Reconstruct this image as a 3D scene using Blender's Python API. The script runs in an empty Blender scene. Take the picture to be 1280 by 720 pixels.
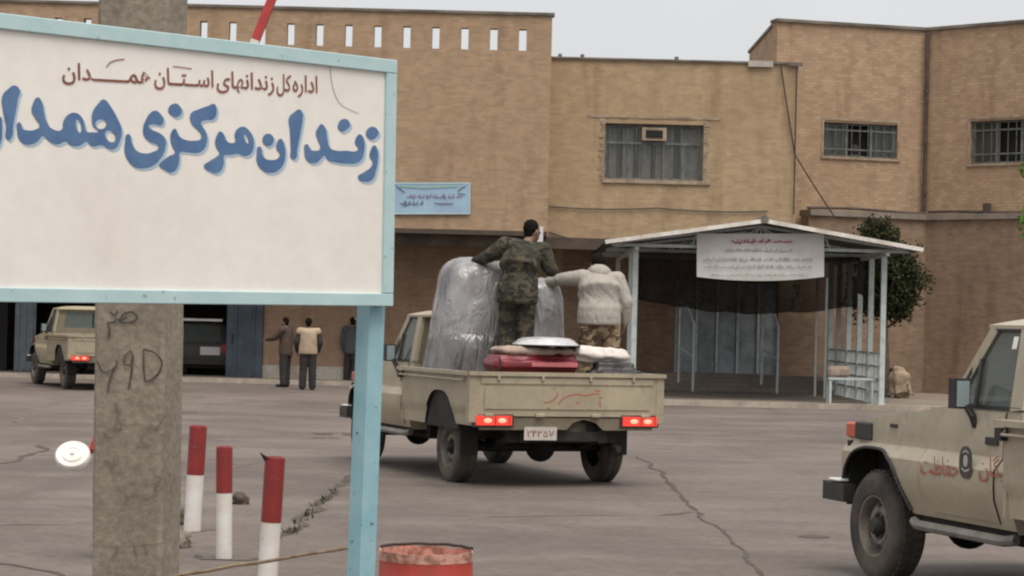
import bpy, bmesh, math, random
from mathutils import Vector, Matrix, Euler, noise
random.seed(7)
sc = bpy.context.scene
COL = sc.collection
R = math.radians

# ------------------------------------------------------------------ camera
EYE = 1.75
F = 2800.0                       # focal length in pixels of a 1280 wide frame
cam_d = bpy.data.cameras.new('camera'); cam = bpy.data.objects.new('camera', cam_d)
COL.objects.link(cam); sc.camera = cam
cam_d.sensor_width = 36; cam_d.lens = 36 * F / 1280
cam_d.clip_start = .1; cam_d.clip_end = 2000
CM = Matrix.Rotation(R(90) + math.atan(43 / F), 3, 'X') @ Matrix.Rotation(.025, 3, 'Z')
cam.location = (0, 0, EYE); cam.rotation_euler = CM.to_euler()

# ------------------------------------------------------------------ sky, sun, exposure
SUN_EL, SUN_AZ = 64, 156         # high, behind the camera and a little to its right; overcast
w = bpy.data.worlds.new('World'); sc.world = w; w.use_nodes = True
nt = w.node_tree; nt.nodes.clear()
out = nt.nodes.new('ShaderNodeOutputWorld'); bg = nt.nodes.new('ShaderNodeBackground')
sky = nt.nodes.new('ShaderNodeTexSky'); sky.sky_type = 'NISHITA'; sky.sun_disc = False
sky.sun_elevation = R(SUN_EL); sky.sun_rotation = R(SUN_AZ); sky.dust_density = 6; sky.air_density = 1
hs = nt.nodes.new('ShaderNodeHueSaturation'); hs.inputs['Saturation'].default_value = .12
mx = nt.nodes.new('ShaderNodeMix'); mx.data_type = 'RGBA'
mx.inputs[0].default_value = .82                      # an even cloud layer hides most of the clear sky
nz = nt.nodes.new('ShaderNodeTexNoise'); nz.inputs['Scale'].default_value = 2.2; nz.inputs['Detail'].default_value = 4
rp = nt.nodes.new('ShaderNodeValToRGB')
rp.color_ramp.elements[0].position = .3; rp.color_ramp.elements[0].color = (4.6, 4.66, 4.72, 1)
rp.color_ramp.elements[1].position = .7; rp.color_ramp.elements[1].color = (5.7, 5.75, 5.8, 1)
nt.links.new(nz.outputs['Fac'], rp.inputs[0])
nt.links.new(sky.outputs[0], hs.inputs['Color']); nt.links.new(hs.outputs[0], mx.inputs[6])
nt.links.new(rp.outputs[0], mx.inputs[7]); nt.links.new(mx.outputs[2], bg.inputs[0])
bg.inputs[1].default_value = .086
nt.links.new(bg.outputs[0], out.inputs[0])
sun_d = bpy.data.lights.new('sun', 'SUN'); sun = bpy.data.objects.new('sun', sun_d); COL.objects.link(sun)
sun_d.energy = 1.5; sun_d.angle = R(45); sun_d.color = (1, .93, .85)
az, el = R(SUN_AZ), R(SUN_EL)
sd = Vector((math.sin(az) * math.cos(el), math.cos(az) * math.cos(el), math.sin(el)))   # towards the sun
sun.rotation_euler = sd.to_track_quat('Z', 'Y').to_euler(); sun.location = sd * 80
vs = sc.view_settings; vs.view_transform = 'Standard'; vs.look = 'None'; vs.exposure = .93; vs.gamma = 1
vs.use_curve_mapping = False
sc.cycles.filter_width = 2.2

# ------------------------------------------------------------------ pixel helpers (1280x720 photo pixels -> world)
def ray(px, py):
    return CM @ Vector(((px - 640) / F, (360 - py) / F, -1))
def P(px, py, Y):
    d = ray(px, py); return Vector((0, 0, EYE)) + d * (Y / d.y)
def G(px, py, z=0.0):
    d = ray(px, py); return Vector((0, 0, EYE)) + d * ((z - EYE) / d.z)
def on_plane(px, py, p0, n):
    d = ray(px, py); o = Vector((0, 0, EYE)); return o + d * ((p0 - o).dot(n) / d.dot(n))

# ------------------------------------------------------------------ materials
MATS = {}
def srgb(r, g, b):
    f = lambda c: (c / 255 / 12.92) if c / 255 <= .04045 else ((c / 255 + .055) / 1.055) ** 2.4
    return (f(r), f(g), f(b))
class NT:
    def __init__(s, name):
        m = bpy.data.materials.new(name); m.use_nodes = True; s.m = m; s.t = m.node_tree
        s.b = s.t.nodes['Principled BSDF']; MATS[name] = m
    def n(s, ty, **kw):
        nd = s.t.nodes.new(ty)
        for k, v in kw.items(): setattr(nd, k, v)
        return nd
    def l(s, a, b): s.t.links.new(a, b)
    def coord(s, which='Object'): return s.n('ShaderNodeTexCoord').outputs[which]
    def noise(s, vec, scale, detail=4, rough=.55, dist=0):
        nd = s.n('ShaderNodeTexNoise'); s.l(vec, nd.inputs['Vector'])
        nd.inputs['Scale'].default_value = scale; nd.inputs['Detail'].default_value = detail
        nd.inputs['Roughness'].default_value = rough; nd.inputs['Distortion'].default_value = dist
        return nd.outputs['Fac']
    def ramp(s, fac, a, b, ca=(0, 0, 0), cb=(1, 1, 1)):
        r = s.n('ShaderNodeValToRGB'); e = r.color_ramp.elements
        e[0].position = a; e[0].color = (*ca, 1); e[1].position = b; e[1].color = (*cb, 1)
        s.l(fac, r.inputs[0]); return r.outputs[0]
    def mix(s, fac, a, b, mode='MIX'):
        m = s.n('ShaderNodeMix', data_type='RGBA', blend_type=mode)
        for i, v in ((0, fac), (6, a), (7, b)):
            if hasattr(v, 'is_linked'): s.l(v, m.inputs[i])
            else: m.inputs[i].default_value = v if i == 0 else (*v, 1)
        return m.outputs[2]
    def bump(s, h, strength, dist=.01):
        b = s.n('ShaderNodeBump'); b.inputs['Strength'].default_value = strength; b.inputs['Distance'].default_value = dist
        s.l(h, b.inputs['Height']); s.l(b.outputs[0], s.b.inputs['Normal'])
    def scale(s, vec, v):
        m = s.n('ShaderNodeMapping'); s.l(vec, m.inputs['Vector']); m.inputs['Scale'].default_value = v; return m.outputs[0]

def mat(name, col, rough=.6, col2=None, scale=3, lo=.4, hi=.65, bump=.0, bscale=40, metal=0, spec=None, coat=0, fine=.12, stretch=None, emit=None):
    """plain surface: base colour, a second colour in worn / dirty patches, fine mottling and relief"""
    t = NT(name); c = t.coord()
    if stretch: c = t.scale(c, stretch)
    base = col
    if col2: base = t.mix(t.ramp(t.noise(c, scale), lo, hi), col, col2)
    if fine:
        f = t.ramp(t.noise(c, scale * 9, 3), .3, .7, (1 - fine,) * 3, (1 + fine,) * 3)
        base = t.mix(1.0, base, f, 'MULTIPLY')
    if hasattr(base, 'is_linked'): t.l(base, t.b.inputs['Base Color'])
    else: t.b.inputs['Base Color'].default_value = (*base, 1)
    t.b.inputs['Roughness'].default_value = rough; t.b.inputs['Metallic'].default_value = metal
    if spec is not None: t.b.inputs['Specular IOR Level'].default_value = spec
    t.b.inputs['Coat Weight'].default_value = coat
    if bump: t.bump(t.noise(c, bscale, 3), bump)
    if emit:
        t.b.inputs['Emission Color'].default_value = (*emit[0], 1); t.b.inputs['Emission Strength'].default_value = emit[1]
    return t.m

def brick_mat(name, c1, c2, mortar, stain, bw=.22, bh=.072, st=(.5, .75), drip=None):
    t = NT(name); o = t.coord()
    sx = t.n('ShaderNodeSeparateXYZ'); t.l(o, sx.inputs[0])
    ad = t.n('ShaderNodeMath', operation='ADD'); t.l(sx.outputs[0], ad.inputs[0]); t.l(sx.outputs[1], ad.inputs[1])
    cb = t.n('ShaderNodeCombineXYZ'); t.l(ad.outputs[0], cb.inputs[0]); t.l(sx.outputs[2], cb.inputs[1])
    b = t.n('ShaderNodeTexBrick'); t.l(cb.outputs[0], b.inputs['Vector'])
    b.inputs['Color1'].default_value = (*c1, 1); b.inputs['Color2'].default_value = (*c2, 1); b.inputs['Mortar'].default_value = (*mortar, 1)
    b.inputs['Scale'].default_value = 1; b.inputs['Mortar Size'].default_value = .009; b.inputs['Mortar Smooth'].default_value = .3
    b.inputs['Brick Width'].default_value = bw; b.inputs['Row Height'].default_value = bh; b.inputs['Bias'].default_value = -.1
    n1 = t.noise(o, .35, 5); n2 = t.noise(t.scale(o, (1.6, 1.6, .22)), 1.0, 5, .6)
    col = t.mix(t.ramp(n1, st[0], st[1]), b.outputs['Color'], t.mix(.7, b.outputs['Color'], stain))
    col = t.mix(t.ramp(n2, .52, .8, (0, 0, 0), (.8,) * 3), col, t.mix(1.0, col, (.58, .53, .5), 'MULTIPLY'))
    f = t.ramp(t.noise(o, 3, 4), .3, .7, (.88,) * 3, (1.1,) * 3)
    col = t.mix(1.0, col, f, 'MULTIPLY')
    t.l(col, t.b.inputs['Base Color']); t.b.inputs['Roughness'].default_value = .9; t.b.inputs['Specular IOR Level'].default_value = .2
    t.bump(b.outputs['Fac'], -.6, .008)
    return t.m

brick_mat('brick_left', (.385, .265, .17), (.305, .208, .132), (.33, .245, .165), (.275, .182, .12))
brick_mat('brick_mid', (.43, .305, .185), (.345, .242, .147), (.36, .272, .178), (.33, .228, .14))
brick_mat('brick_right', (.425, .295, .19), (.325, .222, .143), (.30, .222, .152), (.315, .205, .138), bw=.2, bh=.085)
brick_mat('brick_low_shaded', (.275, .19, .13), (.20, .135, .095), (.22, .16, .115), (.16, .11, .08))  # lower walls: the shade on them is painted in as darker brick
brick_mat('brick_left_shaded', (.34, .225, .15), (.27, .175, .12), (.27, .2, .145), (.22, .14, .10))  # left lower wall: shade put into the brick colour, darker than above

def asphalt():
    t = NT('asphalt'); c = t.coord()
    a = t.mix(t.ramp(t.noise(c, .16, 6, .62, .4), .36, .64), (.182, .149, .130), (.108, .088, .076))
    a = t.mix(t.ramp(t.noise(t.scale(c, (.5, .8, 1)), .8, 6, .68), .46, .74), a, (.208, .174, .153))
    a = t.mix(t.ramp(t.noise(c, .9, 7, .7, .8), .52, .7, (0, 0, 0), (.65,) * 3), a, (.098, .081, .071))      # worn dark patches
    a = t.mix(t.ramp(t.noise(t.scale(c, (.9, .13, 1)), 1.1, 4, .6, .3), .58, .72, (0, 0, 0), (.4,) * 3), a, (.085, .07, .062))   # tyre tracks
    sp = t.ramp(t.noise(c, 2.6, 3, .6), .70, .74, (0, 0, 0), (.55,) * 3); a = t.mix(sp, a, (.055, .046, .042))    # oil spots
    f = t.ramp(t.noise(c, 9, 5, .75), .3, .7, (.78,) * 3, (1.2,) * 3)
    a = t.mix(1.0, a, f, 'MULTIPLY')
    g = t.ramp(t.noise(c, 60, 3, .75), .28, .72, (.72,) * 3, (1.26,) * 3)
    a = t.mix(1.0, a, g, 'MULTIPLY')
    t.l(a, t.b.inputs['Base Color']); t.b.inputs['Specular IOR Level'].default_value = .35
    t.l(t.ramp(t.noise(c, .9, 7, .7, .8), .4, .7, (.85,) * 3, (.62,) * 3), t.b.inputs['Roughness'])
    t.bump(t.noise(c, 45, 5, .75), .7, .012)
asphalt()
mat('crack_soil', (.06, .048, .040), .95, (.10, .085, .065), 6, bump=.4)
mat('seam_soil', (.13, .112, .10), .95, (.19, .16, .145), 4, .35, .6)
mat('weed', (.075, .085, .03), .7, (.13, .12, .06), 8)
mat('kerb', (.40, .34, .28), .85, (.26, .22, .18), 1.5, bump=.3)
mat('slab', (.24, .195, .16), .85, (.17, .14, .115), .8, bump=.3)
mat('coping', (.10, .085, .07), .8, (.20, .17, .14), 1.2)
mat('coping_pale', (.42, .38, .33), .6, (.35, .31, .27), 1.5)
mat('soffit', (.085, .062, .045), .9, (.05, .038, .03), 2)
mat('plaster_band', (.40, .36, .31), .85, (.28, .24, .2), 1.5)
mat('stone_trim', (.36, .28, .20), .85, (.22, .16, .11), 3, bump=.3)
mat('dark_void', (.02, .018, .016), .9)
mat('door_blue', (.055, .075, .105), .5, (.035, .045, .06), 2)
mat('gate_blue', (.16, .20, .225), .5, (.10, .12, .13), 2)
mat('hall_blue', (.33, .375, .39), .5, (.18, .205, .215), 2)
mat('steel_pale', (.47, .52, .51), .5, (.33, .345, .325), 6, .5, .75)
mat('roof_under', (.05, .05, .048), .7, (.03, .03, .03), 2)
mat('roof_edge', (.72, .68, .62), .5, (.5, .45, .4), 2)
mat('tarp_black', (.022, .018, .016), .8, (.045, .034, .029), 2.2, .4, .7, bump=.5, bscale=6)
MATS['tarp_black'].node_tree.nodes['Principled BSDF'].inputs['Alpha'].default_value = .86
mat('win_frame', (.17, .175, .155), .6, (.09, .09, .08), 5)
mat('win_bar', (.13, .14, .125), .6, (.07, .07, .06), 5)
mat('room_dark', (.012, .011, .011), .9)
mat('curtain', (.50, .45, .43), .9, (.33, .30, .285), 6)
mat('cloth_dark', (.04, .036, .04), .9, (.06, .055, .055), 5)
mat('pipe_dark', (.05, .035, .027), .6, (.09, .06, .045), 6)
mat('cable', (.03, .026, .024), .6)
mat('board_white', (.755, .72, .672), .55, (.69, .645, .59), 1.7, .45, .75, fine=.03)
def flaky(name, col, col2, chip, amount):
    t = NT(name); c = t.coord()
    a = t.mix(t.ramp(t.noise(c, 5, 5, .6), .35, .7), col, col2)
    k = t.ramp(t.noise(c, 26, 4, .65), amount, amount + .03)
    a = t.mix(k, a, chip)
    t.l(a, t.b.inputs['Base Color']); t.b.inputs['Roughness'].default_value = .5
    t.bump(t.noise(c, 26, 4, .65), .25, .004)
flaky('paint_frame', (.37, .52, .54), (.45, .585, .585), (.27, .31, .29), .66)
flaky('paint_post', (.21, .39, .455), (.30, .47, .51), (.05, .06, .065), .655)
mat('letter_blue', (.062, .13, .27), .55, (.09, .17, .31), 9, .35, .65, fine=.06)
mat('letter_halo', (.36, .475, .585), .55, fine=.03)
mat('letter_red', (.25, .085, .055), .55, (.19, .06, .04), 9)
mat('letter_red2', (.40, .09, .06), .55, (.30, .10, .07), 12)
mat('ink_red', (.30, .05, .06), .6); mat('ink_grey', (.30, .30, .30), .7); mat('ink_dark', (.10, .10, .14), .6); mat('ink_plum', (.22, .12, .22), .6)
mat('ink_black', (.02, .02, .022), .6)
mat('hair_crack', (.28, .25, .21), .7)
mat('graffiti', (.030, .028, .027), .8, (.09, .08, .07), 12)
mat('graffiti_faint', (.125, .11, .09), .9, (.17, .15, .125), 12)
mat('concrete_pole', (.255, .218, .168), .9, (.185, .156, .12), 3, .35, .7, bump=.6, bscale=25, fine=.2)
flaky('bollard_red', (.27, .022, .02), (.17, .02, .018), (.20, .13, .11), .67)
flaky('bollard_white', (.70, .68, .64), (.56, .52, .46), (.33, .28, .23), .68)
flaky('drum_red', (.42, .055, .038), (.29, .04, .03), (.16, .08, .055), .66)
mat('drum_worn', (.52, .28, .22), .7, (.25, .12, .08), 14, .45, .6)
mat('rust_dark', (.04, .024, .018), .85)
mat('wood_stick', (.36, .27, .165), .8, (.22, .155, .09), 14, stretch=(1, 1, 1))
mat('boom_red', (.46, .05, .045), .45, (.36, .04, .035), 4)
mat('disc_white', (.74, .72, .68), .5, (.6, .57, .52), 6, fine=.04)
mat('rubble', (.26, .22, .18), .95, (.16, .13, .11), 8, bump=.6)
mat('rubble_dark', (.075, .06, .048), .95, (.13, .1, .08), 8, bump=.6)
# vehicles
def paint(name, c, dust):
    t = NT(name); o = t.coord()
    a = t.mix(t.ramp(t.noise(o, 1.6, 6, .65), .36, .68), c, dust)
    a = t.mix(t.ramp(t.noise(t.scale(o, (1, 1, .5)), 4, 6, .7), .56, .74, (0, 0, 0), (.55,) * 3), a, (.17, .135, .095))
    f = t.ramp(t.noise(o, 22, 3), .3, .7, (.93,) * 3, (1.05,) * 3)
    a = t.mix(1.0, a, f, 'MULTIPLY')
    t.l(a, t.b.inputs['Base Color']); t.b.inputs['Roughness'].default_value = .48
    t.b.inputs['Coat Weight'].default_value = .12; t.b.inputs['Coat Roughness'].default_value = .3
paint('paint_tan', (.38, .325, .228), (.29, .245, .17))
paint('paint_tan_near', (.42, .365, .27), (.325, .28, .205))
paint('paint_maroon', (.018, .009, .010), (.03, .02, .018))
mat('rubber', (.036, .031, .027), .9, (.11, .092, .074), 2.2, .38, .62, bump=.3, bscale=60)
mat('rim_dusty', (.22, .19, .16), .7, (.13, .11, .092), 5)
mat('hub_dark', (.03, .027, .024), .7)
mat('chassis', (.012, .011, .010), .8, (.03, .026, .022), 3)
mat('bumper_black', (.016, .016, .016), .5, (.03, .028, .026), 4)
mat('lamp_lit', (.5, .03, .02), .3, emit=((1, .07, .045), .30), fine=0)
mat('lamp_core', (.8, .3, .2), .3, emit=((1, .26, .17), .8), fine=0)
mat('lamp_red', (.30, .03, .025), .3, fine=0)
mat('lamp_amber', (.50, .09, .04), .3, fine=0)
mat('plate', (.50, .46, .42), .5, (.42, .38, .33), 8)
mat('plate_white', (.62, .60, .58), .5)
mat('steel_step', (.22, .20, .18), .5, (.13, .12, .105), 4)
def glass(name, col, alpha, rough=.06):
    t = NT(name); t.b.inputs['Base Color'].default_value = (*col, 1); t.b.inputs['Roughness'].default_value = rough
    t.b.inputs['Alpha'].default_value = alpha; t.b.inputs['Specular IOR Level'].default_value = .8
    t.l(t.ramp(t.noise(t.coord(), 2.5, 4), .3, .7, (alpha - .06,) * 3, (alpha + .06,) * 3), t.b.inputs['Alpha'])
glass('car_glass', (.17, .205, .185), .66); glass('win_glass', (.10, .11, .10), .35, .12)
mat('mirror_glass', (.50, .60, .62), .22, metal=.6, fine=0)
mat('seat_dark', (.03, .028, .026), .9)
mat('sticker', (.75, .74, .72), .5)
mat('emblem_dark', (.03, .028, .024), .5, (.07, .06, .045), 30); mat('emblem_pale', (.42, .40, .36), .5)
# people and cargo
mat('skin', (.22, .125, .085), .6, (.17, .095, .065), 12)
mat('hair', (.010, .008, .007), 1, spec=.1)
def camo(name, cols, scale):
    t = NT(name); c = t.scale(t.coord(), (1, 1, 1.3)); a = cols[0]
    for i, cc in enumerate(cols[1:]):
        o = t.n('ShaderNodeMapping'); t.l(c, o.inputs['Vector']); o.inputs['Location'].default_value = (i * 3.7, i * 1.9, i * 5.1)
        a = t.mix(t.ramp(t.noise(o.outputs[0], scale, 2, .5, .6), .52, .56), a, cc)
    t.l(a, t.b.inputs['Base Color']); t.b.inputs['Roughness'].default_value = .9; t.bump(t.noise(t.coord(), 14, 3), .6, .02)
camo('camo_green', [(.042, .038, .022), (.022, .022, .013), (.075, .058, .036), (.014, .013, .010)], 10)
camo('camo_green_dark', [(.036, .036, .02), (.020, .022, .012), (.07, .058, .034), (.012, .011, .009)], 9)
camo('camo_tan', [(.26, .185, .11), (.13, .078, .04), (.33, .25, .16), (.07, .045, .025)], 10)
def jacket(name, ca, cb_):
    t = NT(name); c = t.coord(); mp = t.n('ShaderNodeMapping'); t.l(c, mp.inputs['Vector']); mp.inputs['Rotation'].default_value = (.4, .75, 0); mp.inputs['Scale'].default_value = (3.2, 3.2, 1.1)
    n = t.noise(mp.outputs[0], 2.4, 3, .5, 1.6); t.l(t.mix(t.ramp(n, .3, .7), ca, cb_), t.b.inputs['Base Color']); t.b.inputs['Roughness'].default_value = .9; t.b.inputs['Specular IOR Level'].default_value = .2
    t.bump(n, 1.0, .03)
jacket('jacket_cream', (.37, .342, .305), (.33, .303, .268))
mat('vest_tan', (.40, .31, .21), .85, (.33, .25, .17), 5, bump=.6, bscale=14)
mat('cloth_black', (.022, .020, .020), .9, (.032, .028, .027), 5, bump=.6, bscale=14)
mat('cloth_brown', (.055, .036, .028), .9, (.075, .05, .036), 5, bump=.6, bscale=14)
mat('cloth_slate', (.055, .06, .07), .9, (.075, .08, .09), 5, bump=.6, bscale=14)
mat('cap_pale', (.50, .44, .38), .8); mat('shoe', (.018, .016, .015), .6)
def plastic(name, col, col2, tint):
    t = NT(name); c = t.coord()
    n = t.noise(t.scale(c, (1, 1, .45)), 5, 5, .65, .8)
    a = t.mix(t.ramp(n, .36, .62), col, col2)
    a = t.mix(t.ramp(t.noise(c, 2.2, 3), .48, .62), a, tint)
    t.l(a, t.b.inputs['Base Color']); t.b.inputs['Roughness'].default_value = .27
    t.b.inputs['Coat Weight'].default_value = .55; t.b.inputs['Coat Roughness'].default_value = .15
    t.bump(t.noise(t.scale(c, (1.3, 1.3, .5)), 9, 4, .6, 1.2), .8, .03)
def film(name, ca, cb_, lo, hi):
    """cloudy wrapping film, nearly opaque where it lies in several layers"""
    t = NT(name); c = t.coord()
    t.l(t.mix(t.ramp(t.noise(t.scale(c, (1, 1, .45)), 2.3, 2, .45, .4), .36, .64), ca, cb_), t.b.inputs['Base Color'])
    t.b.inputs['Roughness'].default_value = .17; t.b.inputs['Specular IOR Level'].default_value = .9; t.b.inputs['Coat Weight'].default_value = .4; t.b.inputs['Coat Roughness'].default_value = .1
    t.l(t.ramp(t.noise(c, 3, 2), .3, .7, (lo,) * 3, (hi,) * 3), t.b.inputs['Alpha'])
    t.bump(t.noise(t.scale(c, (1.2, 1.2, .45)), 3.2, 3, .5, 2.2), 1.0, .06)
film('plastic_film', (.36, .35, .35), (.15, .14, .152), .6, .93)
mat('upholstery', (.11, .095, .115), .9, (.075, .065, .08), 3, bump=.3)
mat('upholstery_dark', (.055, .05, .055), .9, (.04, .036, .04), 3, bump=.3)
film('plastic_film_dark', (.17, .16, .16), (.085, .08, .082), .6, .95)
mat('case_red', (.20, .012, .022), .45, (.12, .01, .016), 6, coat=.2)
mat('strap_red', (.46, .13, .14), .5)
mat('blanket_beige', (.38, .29, .235), .9, (.27, .2, .165), 7, bump=.8, bscale=14)
mat('bundle_white', (.66, .60, .57), .85, (.52, .46, .43), 6, bump=.9, bscale=12)
mat('bag_black', (.02, .018, .019), .45, (.04, .034, .034), 6, bump=.8, bscale=12)
mat('tin', (.72, .70, .70), .3, (.58, .56, .56), 8, metal=.45)
mat('carton', (.25, .17, .10), .9)
# plants
mat('bark', (.09, .065, .045), .9, (.14, .11, .08), 12, bump=.6)
def leafm(name, a, b):
    t = NT(name); oi = t.n('ShaderNodeObjectInfo')
    g = t.n('ShaderNodeNewGeometry')
    c = t.mix(g.outputs['Random Per Island'], a, b); t.l(c, t.b.inputs['Base Color'])
    t.b.inputs['Roughness'].default_value = .85; t.b.inputs['Specular IOR Level'].default_value = .15
leafm('leaf_dark', (.018, .024, .010), (.048, .055, .024)); leafm('leaf_bright', (.10, .24, .035), (.20, .36, .07))
leafm('leaf_weed', (.045, .042, .024), (.085, .075, .045))
mat('poster_paper', (.66, .645, .62), .7, (.58, .565, .54), 2, fine=.03)
mat('banner_blue', (.30, .45, .56), .7, (.27, .37, .52), 1.2, .4, .65, fine=.04)
mat('banner_edge', (.50, .58, .52), .7); mat('banner_green', (.24, .42, .36), .7)
# ------------------------------------------------------------------ mesh helpers
def M(name): return MATS[name]
def link(name, me, mats, parent=None):
    if isinstance(mats, str): mats = [mats]
    if not me.materials:
        for m in mats: me.materials.append(M(m))
    o = bpy.data.objects.new(name, me); COL.objects.link(o)
    if parent: o.parent = parent
    return o
def obj(name, bm, mats, parent=None, smooth=False, bevel=0, seg=1, loc=None, rot=None):
    if bevel:
        es = [e for e in bm.edges if len(e.link_faces) == 2 and e.calc_face_angle(0) > .5]
        bmesh.ops.bevel(bm, geom=es, offset=bevel, segments=seg, affect='EDGES', clamp_overlap=True)
    me = bpy.data.meshes.new(name); bm.normal_update(); bm.to_mesh(me); bm.free()
    if smooth:
        for p in me.polygons: p.use_smooth = True
        if smooth != 'full': me.set_sharp_from_angle(angle=R(38 if smooth is True else smooth))
    o = link(name, me, mats, parent)
    if loc is not None: o.location = loc
    if rot is not None: o.rotation_euler = rot
    return o
def tag(o, label=None, cat=None, group=None, kind=None):
    for k, v in (('label', label), ('category', cat), ('group', group), ('kind', kind)):
        if v: o[k] = v
    return o
def empty(name, loc=(0, 0, 0), rz=0, **kw):
    o = bpy.data.objects.new(name, None); COL.objects.link(o); o.location = loc; o.rotation_euler.z = rz
    o.empty_display_size = .2
    return tag(o, **kw)
def B(): return bmesh.new()
def box(bm, x0, x1, y0, y1, z0, z1, mi=0):
    vs_ = [bm.verts.new(p) for p in ((x0, y0, z0), (x1, y0, z0), (x1, y1, z0), (x0, y1, z0), (x0, y0, z1), (x1, y0, z1), (x1, y1, z1), (x0, y1, z1))]
    for f in ((3, 2, 1, 0), (4, 5, 6, 7), (0, 1, 5, 4), (1, 2, 6, 5), (2, 3, 7, 6), (3, 0, 4, 7)):
        bm.faces.new([vs_[i] for i in f]).material_index = mi
    return bm
def hexa(bm, pts, mi=0):
    """8 points: bottom ring 0-3 counter clockwise seen from above, top ring 4-7"""
    v = [bm.verts.new(p) for p in pts]
    for f in ((3, 2, 1, 0), (4, 5, 6, 7), (0, 1, 5, 4), (1, 2, 6, 5), (2, 3, 7, 6), (3, 0, 4, 7)):
        bm.faces.new([v[i] for i in f]).material_index = mi
    return bm
def obox(bm, c, size, rot=(0, 0, 0)):
    b2 = B(); s = [k / 2 for k in size]; box(b2, -s[0], s[0], -s[1], s[1], -s[2], s[2])
    mt = Matrix.Translation(c) @ Euler(rot).to_matrix().to_4x4()
    bmesh.ops.transform(b2, matrix=mt, verts=b2.verts); merge(bm, b2); return bm
def merge(bm, b2):
    me = bpy.data.meshes.new('tmp'); b2.to_mesh(me); b2.free(); bm.from_mesh(me); bpy.data.meshes.remove(me)
def frame_of(d):
    d = Vector(d).normalized(); a = Vector((0, 0, 1)) if abs(d.z) < .95 else Vector((1, 0, 0))
    u = d.cross(a).normalized(); return u, d.cross(u).normalized() * -1, d
def tube(bm, pts, r, seg=8, cap=True, mi=0):
    """round bar through the points; r is one radius or one per point"""
    pts = [Vector(p) for p in pts]; n = len(pts); rr = r if isinstance(r, (list, tuple)) else [r] * n
    rings = []
    for i, p in enumerate(pts):
        d = (pts[min(i + 1, n - 1)] - pts[max(i - 1, 0)])
        u, v, _ = frame_of(d)
        rings.append([bm.verts.new(p + (u * math.cos(a) + v * math.sin(a)) * rr[i]) for a in [2 * math.pi * k / seg for k in range(seg)]])
    for a, b in zip(rings, rings[1:]):
        for k in range(seg): bm.faces.new([a[k], a[(k + 1) % seg], b[(k + 1) % seg], b[k]]).material_index = mi
    if cap:
        bm.faces.new(rings[0][::-1]).material_index = mi; bm.faces.new(rings[-1]).material_index = mi
    return bm
def bar(bm, a, b, wd, ht=None, mi=0):
    """square bar from a to b"""
    a, b = Vector(a), Vector(b); ht = ht or wd
    d = (b - a).normalized(); up = Vector((0, 0, 1)) if abs(d.z) < .95 else Vector((0, 1, 0))
    u = d.cross(up).normalized() * wd / 2; v = u.cross(d).normalized() * ht / 2
    ring = lambda p: [p - u - v, p + u - v, p + u + v, p - u + v]
    A = [bm.verts.new(p) for p in ring(a)]; C = [bm.verts.new(p) for p in ring(b)]
    for k in range(4): bm.faces.new([A[k], A[(k + 1) % 4], C[(k + 1) % 4], C[k]])
    bm.faces.new(A[::-1]); bm.faces.new(C); bmesh.ops.recalc_face_normals(bm, faces=bm.faces); return bm
def lathe(bm, prof, seg=24, axis='Z', mi=0, cap=True):
    """prof: (radius, height) pairs turned about the axis"""
    rings = []
    for r, h in prof:
        ring = []
        for k in range(seg):
            a = 2 * math.pi * k / seg; c, s = math.cos(a) * r, math.sin(a) * r
            ring.append(bm.verts.new((c, s, h) if axis == 'Z' else ((h, c, s) if axis == 'X' else (c, h, s))))
        rings.append(ring)
    for a, b in zip(rings, rings[1:]):
        for k in range(seg): bm.faces.new([a[k], a[(k + 1) % seg], b[(k + 1) % seg], b[k]]).material_index = mi
    if cap and prof[0][0] > 1e-4: bm.faces.new(rings[0][::-1])
    if cap and prof[-1][0] > 1e-4: bm.faces.new(rings[-1])
    bmesh.ops.remove_doubles(bm, verts=bm.verts, dist=1e-5); bmesh.ops.recalc_face_normals(bm, faces=bm.faces)
    return bm
def prism(bm, poly, x0, x1):
    """poly in (y, z), extruded along x"""
    a = [bm.verts.new((x0, y, z)) for y, z in poly]; b = [bm.verts.new((x1, y, z)) for y, z in poly]
    n = len(poly)
    for k in range(n): bm.faces.new([a[k], a[(k + 1) % n], b[(k + 1) % n], b[k]])
    bm.faces.new(a[::-1]); bm.faces.new(b); bmesh.ops.recalc_face_normals(bm, faces=bm.faces); return bm
def grid(bm, rows, mi=0):
    V = [[bm.verts.new(p) for p in r] for r in rows]
    for a, b in zip(V, V[1:]):
        for k in range(len(a) - 1): bm.faces.new([a[k], a[k + 1], b[k + 1], b[k]]).material_index = mi
    return V
def evaluated(o):
    dg = bpy.context.evaluated_depsgraph_get(); me = bpy.data.meshes.new_from_object(o.evaluated_get(dg)); return me
def remesh(bm, voxel, smooth_it=4, disp=None):
    """union of overlapping closed shapes as one continuous skin"""
    me = bpy.data.meshes.new('tmp'); bm.to_mesh(me); bm.free()
    o = bpy.data.objects.new('tmp', me); COL.objects.link(o)
    m = o.modifiers.new('r', 'REMESH'); m.mode = 'VOXEL'; m.voxel_size = voxel; m.use_smooth_shade = True
    s = o.modifiers.new('s', 'SMOOTH'); s.iterations = smooth_it; s.factor = .5
    res = evaluated(o); bpy.data.objects.remove(o); bpy.data.meshes.remove(me)
    if disp:
        res.update()
        for v in res.vertices: v.co = v.co + v.normal * disp(v.co)
    for p in res.polygons: p.use_smooth = True
    return res
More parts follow.
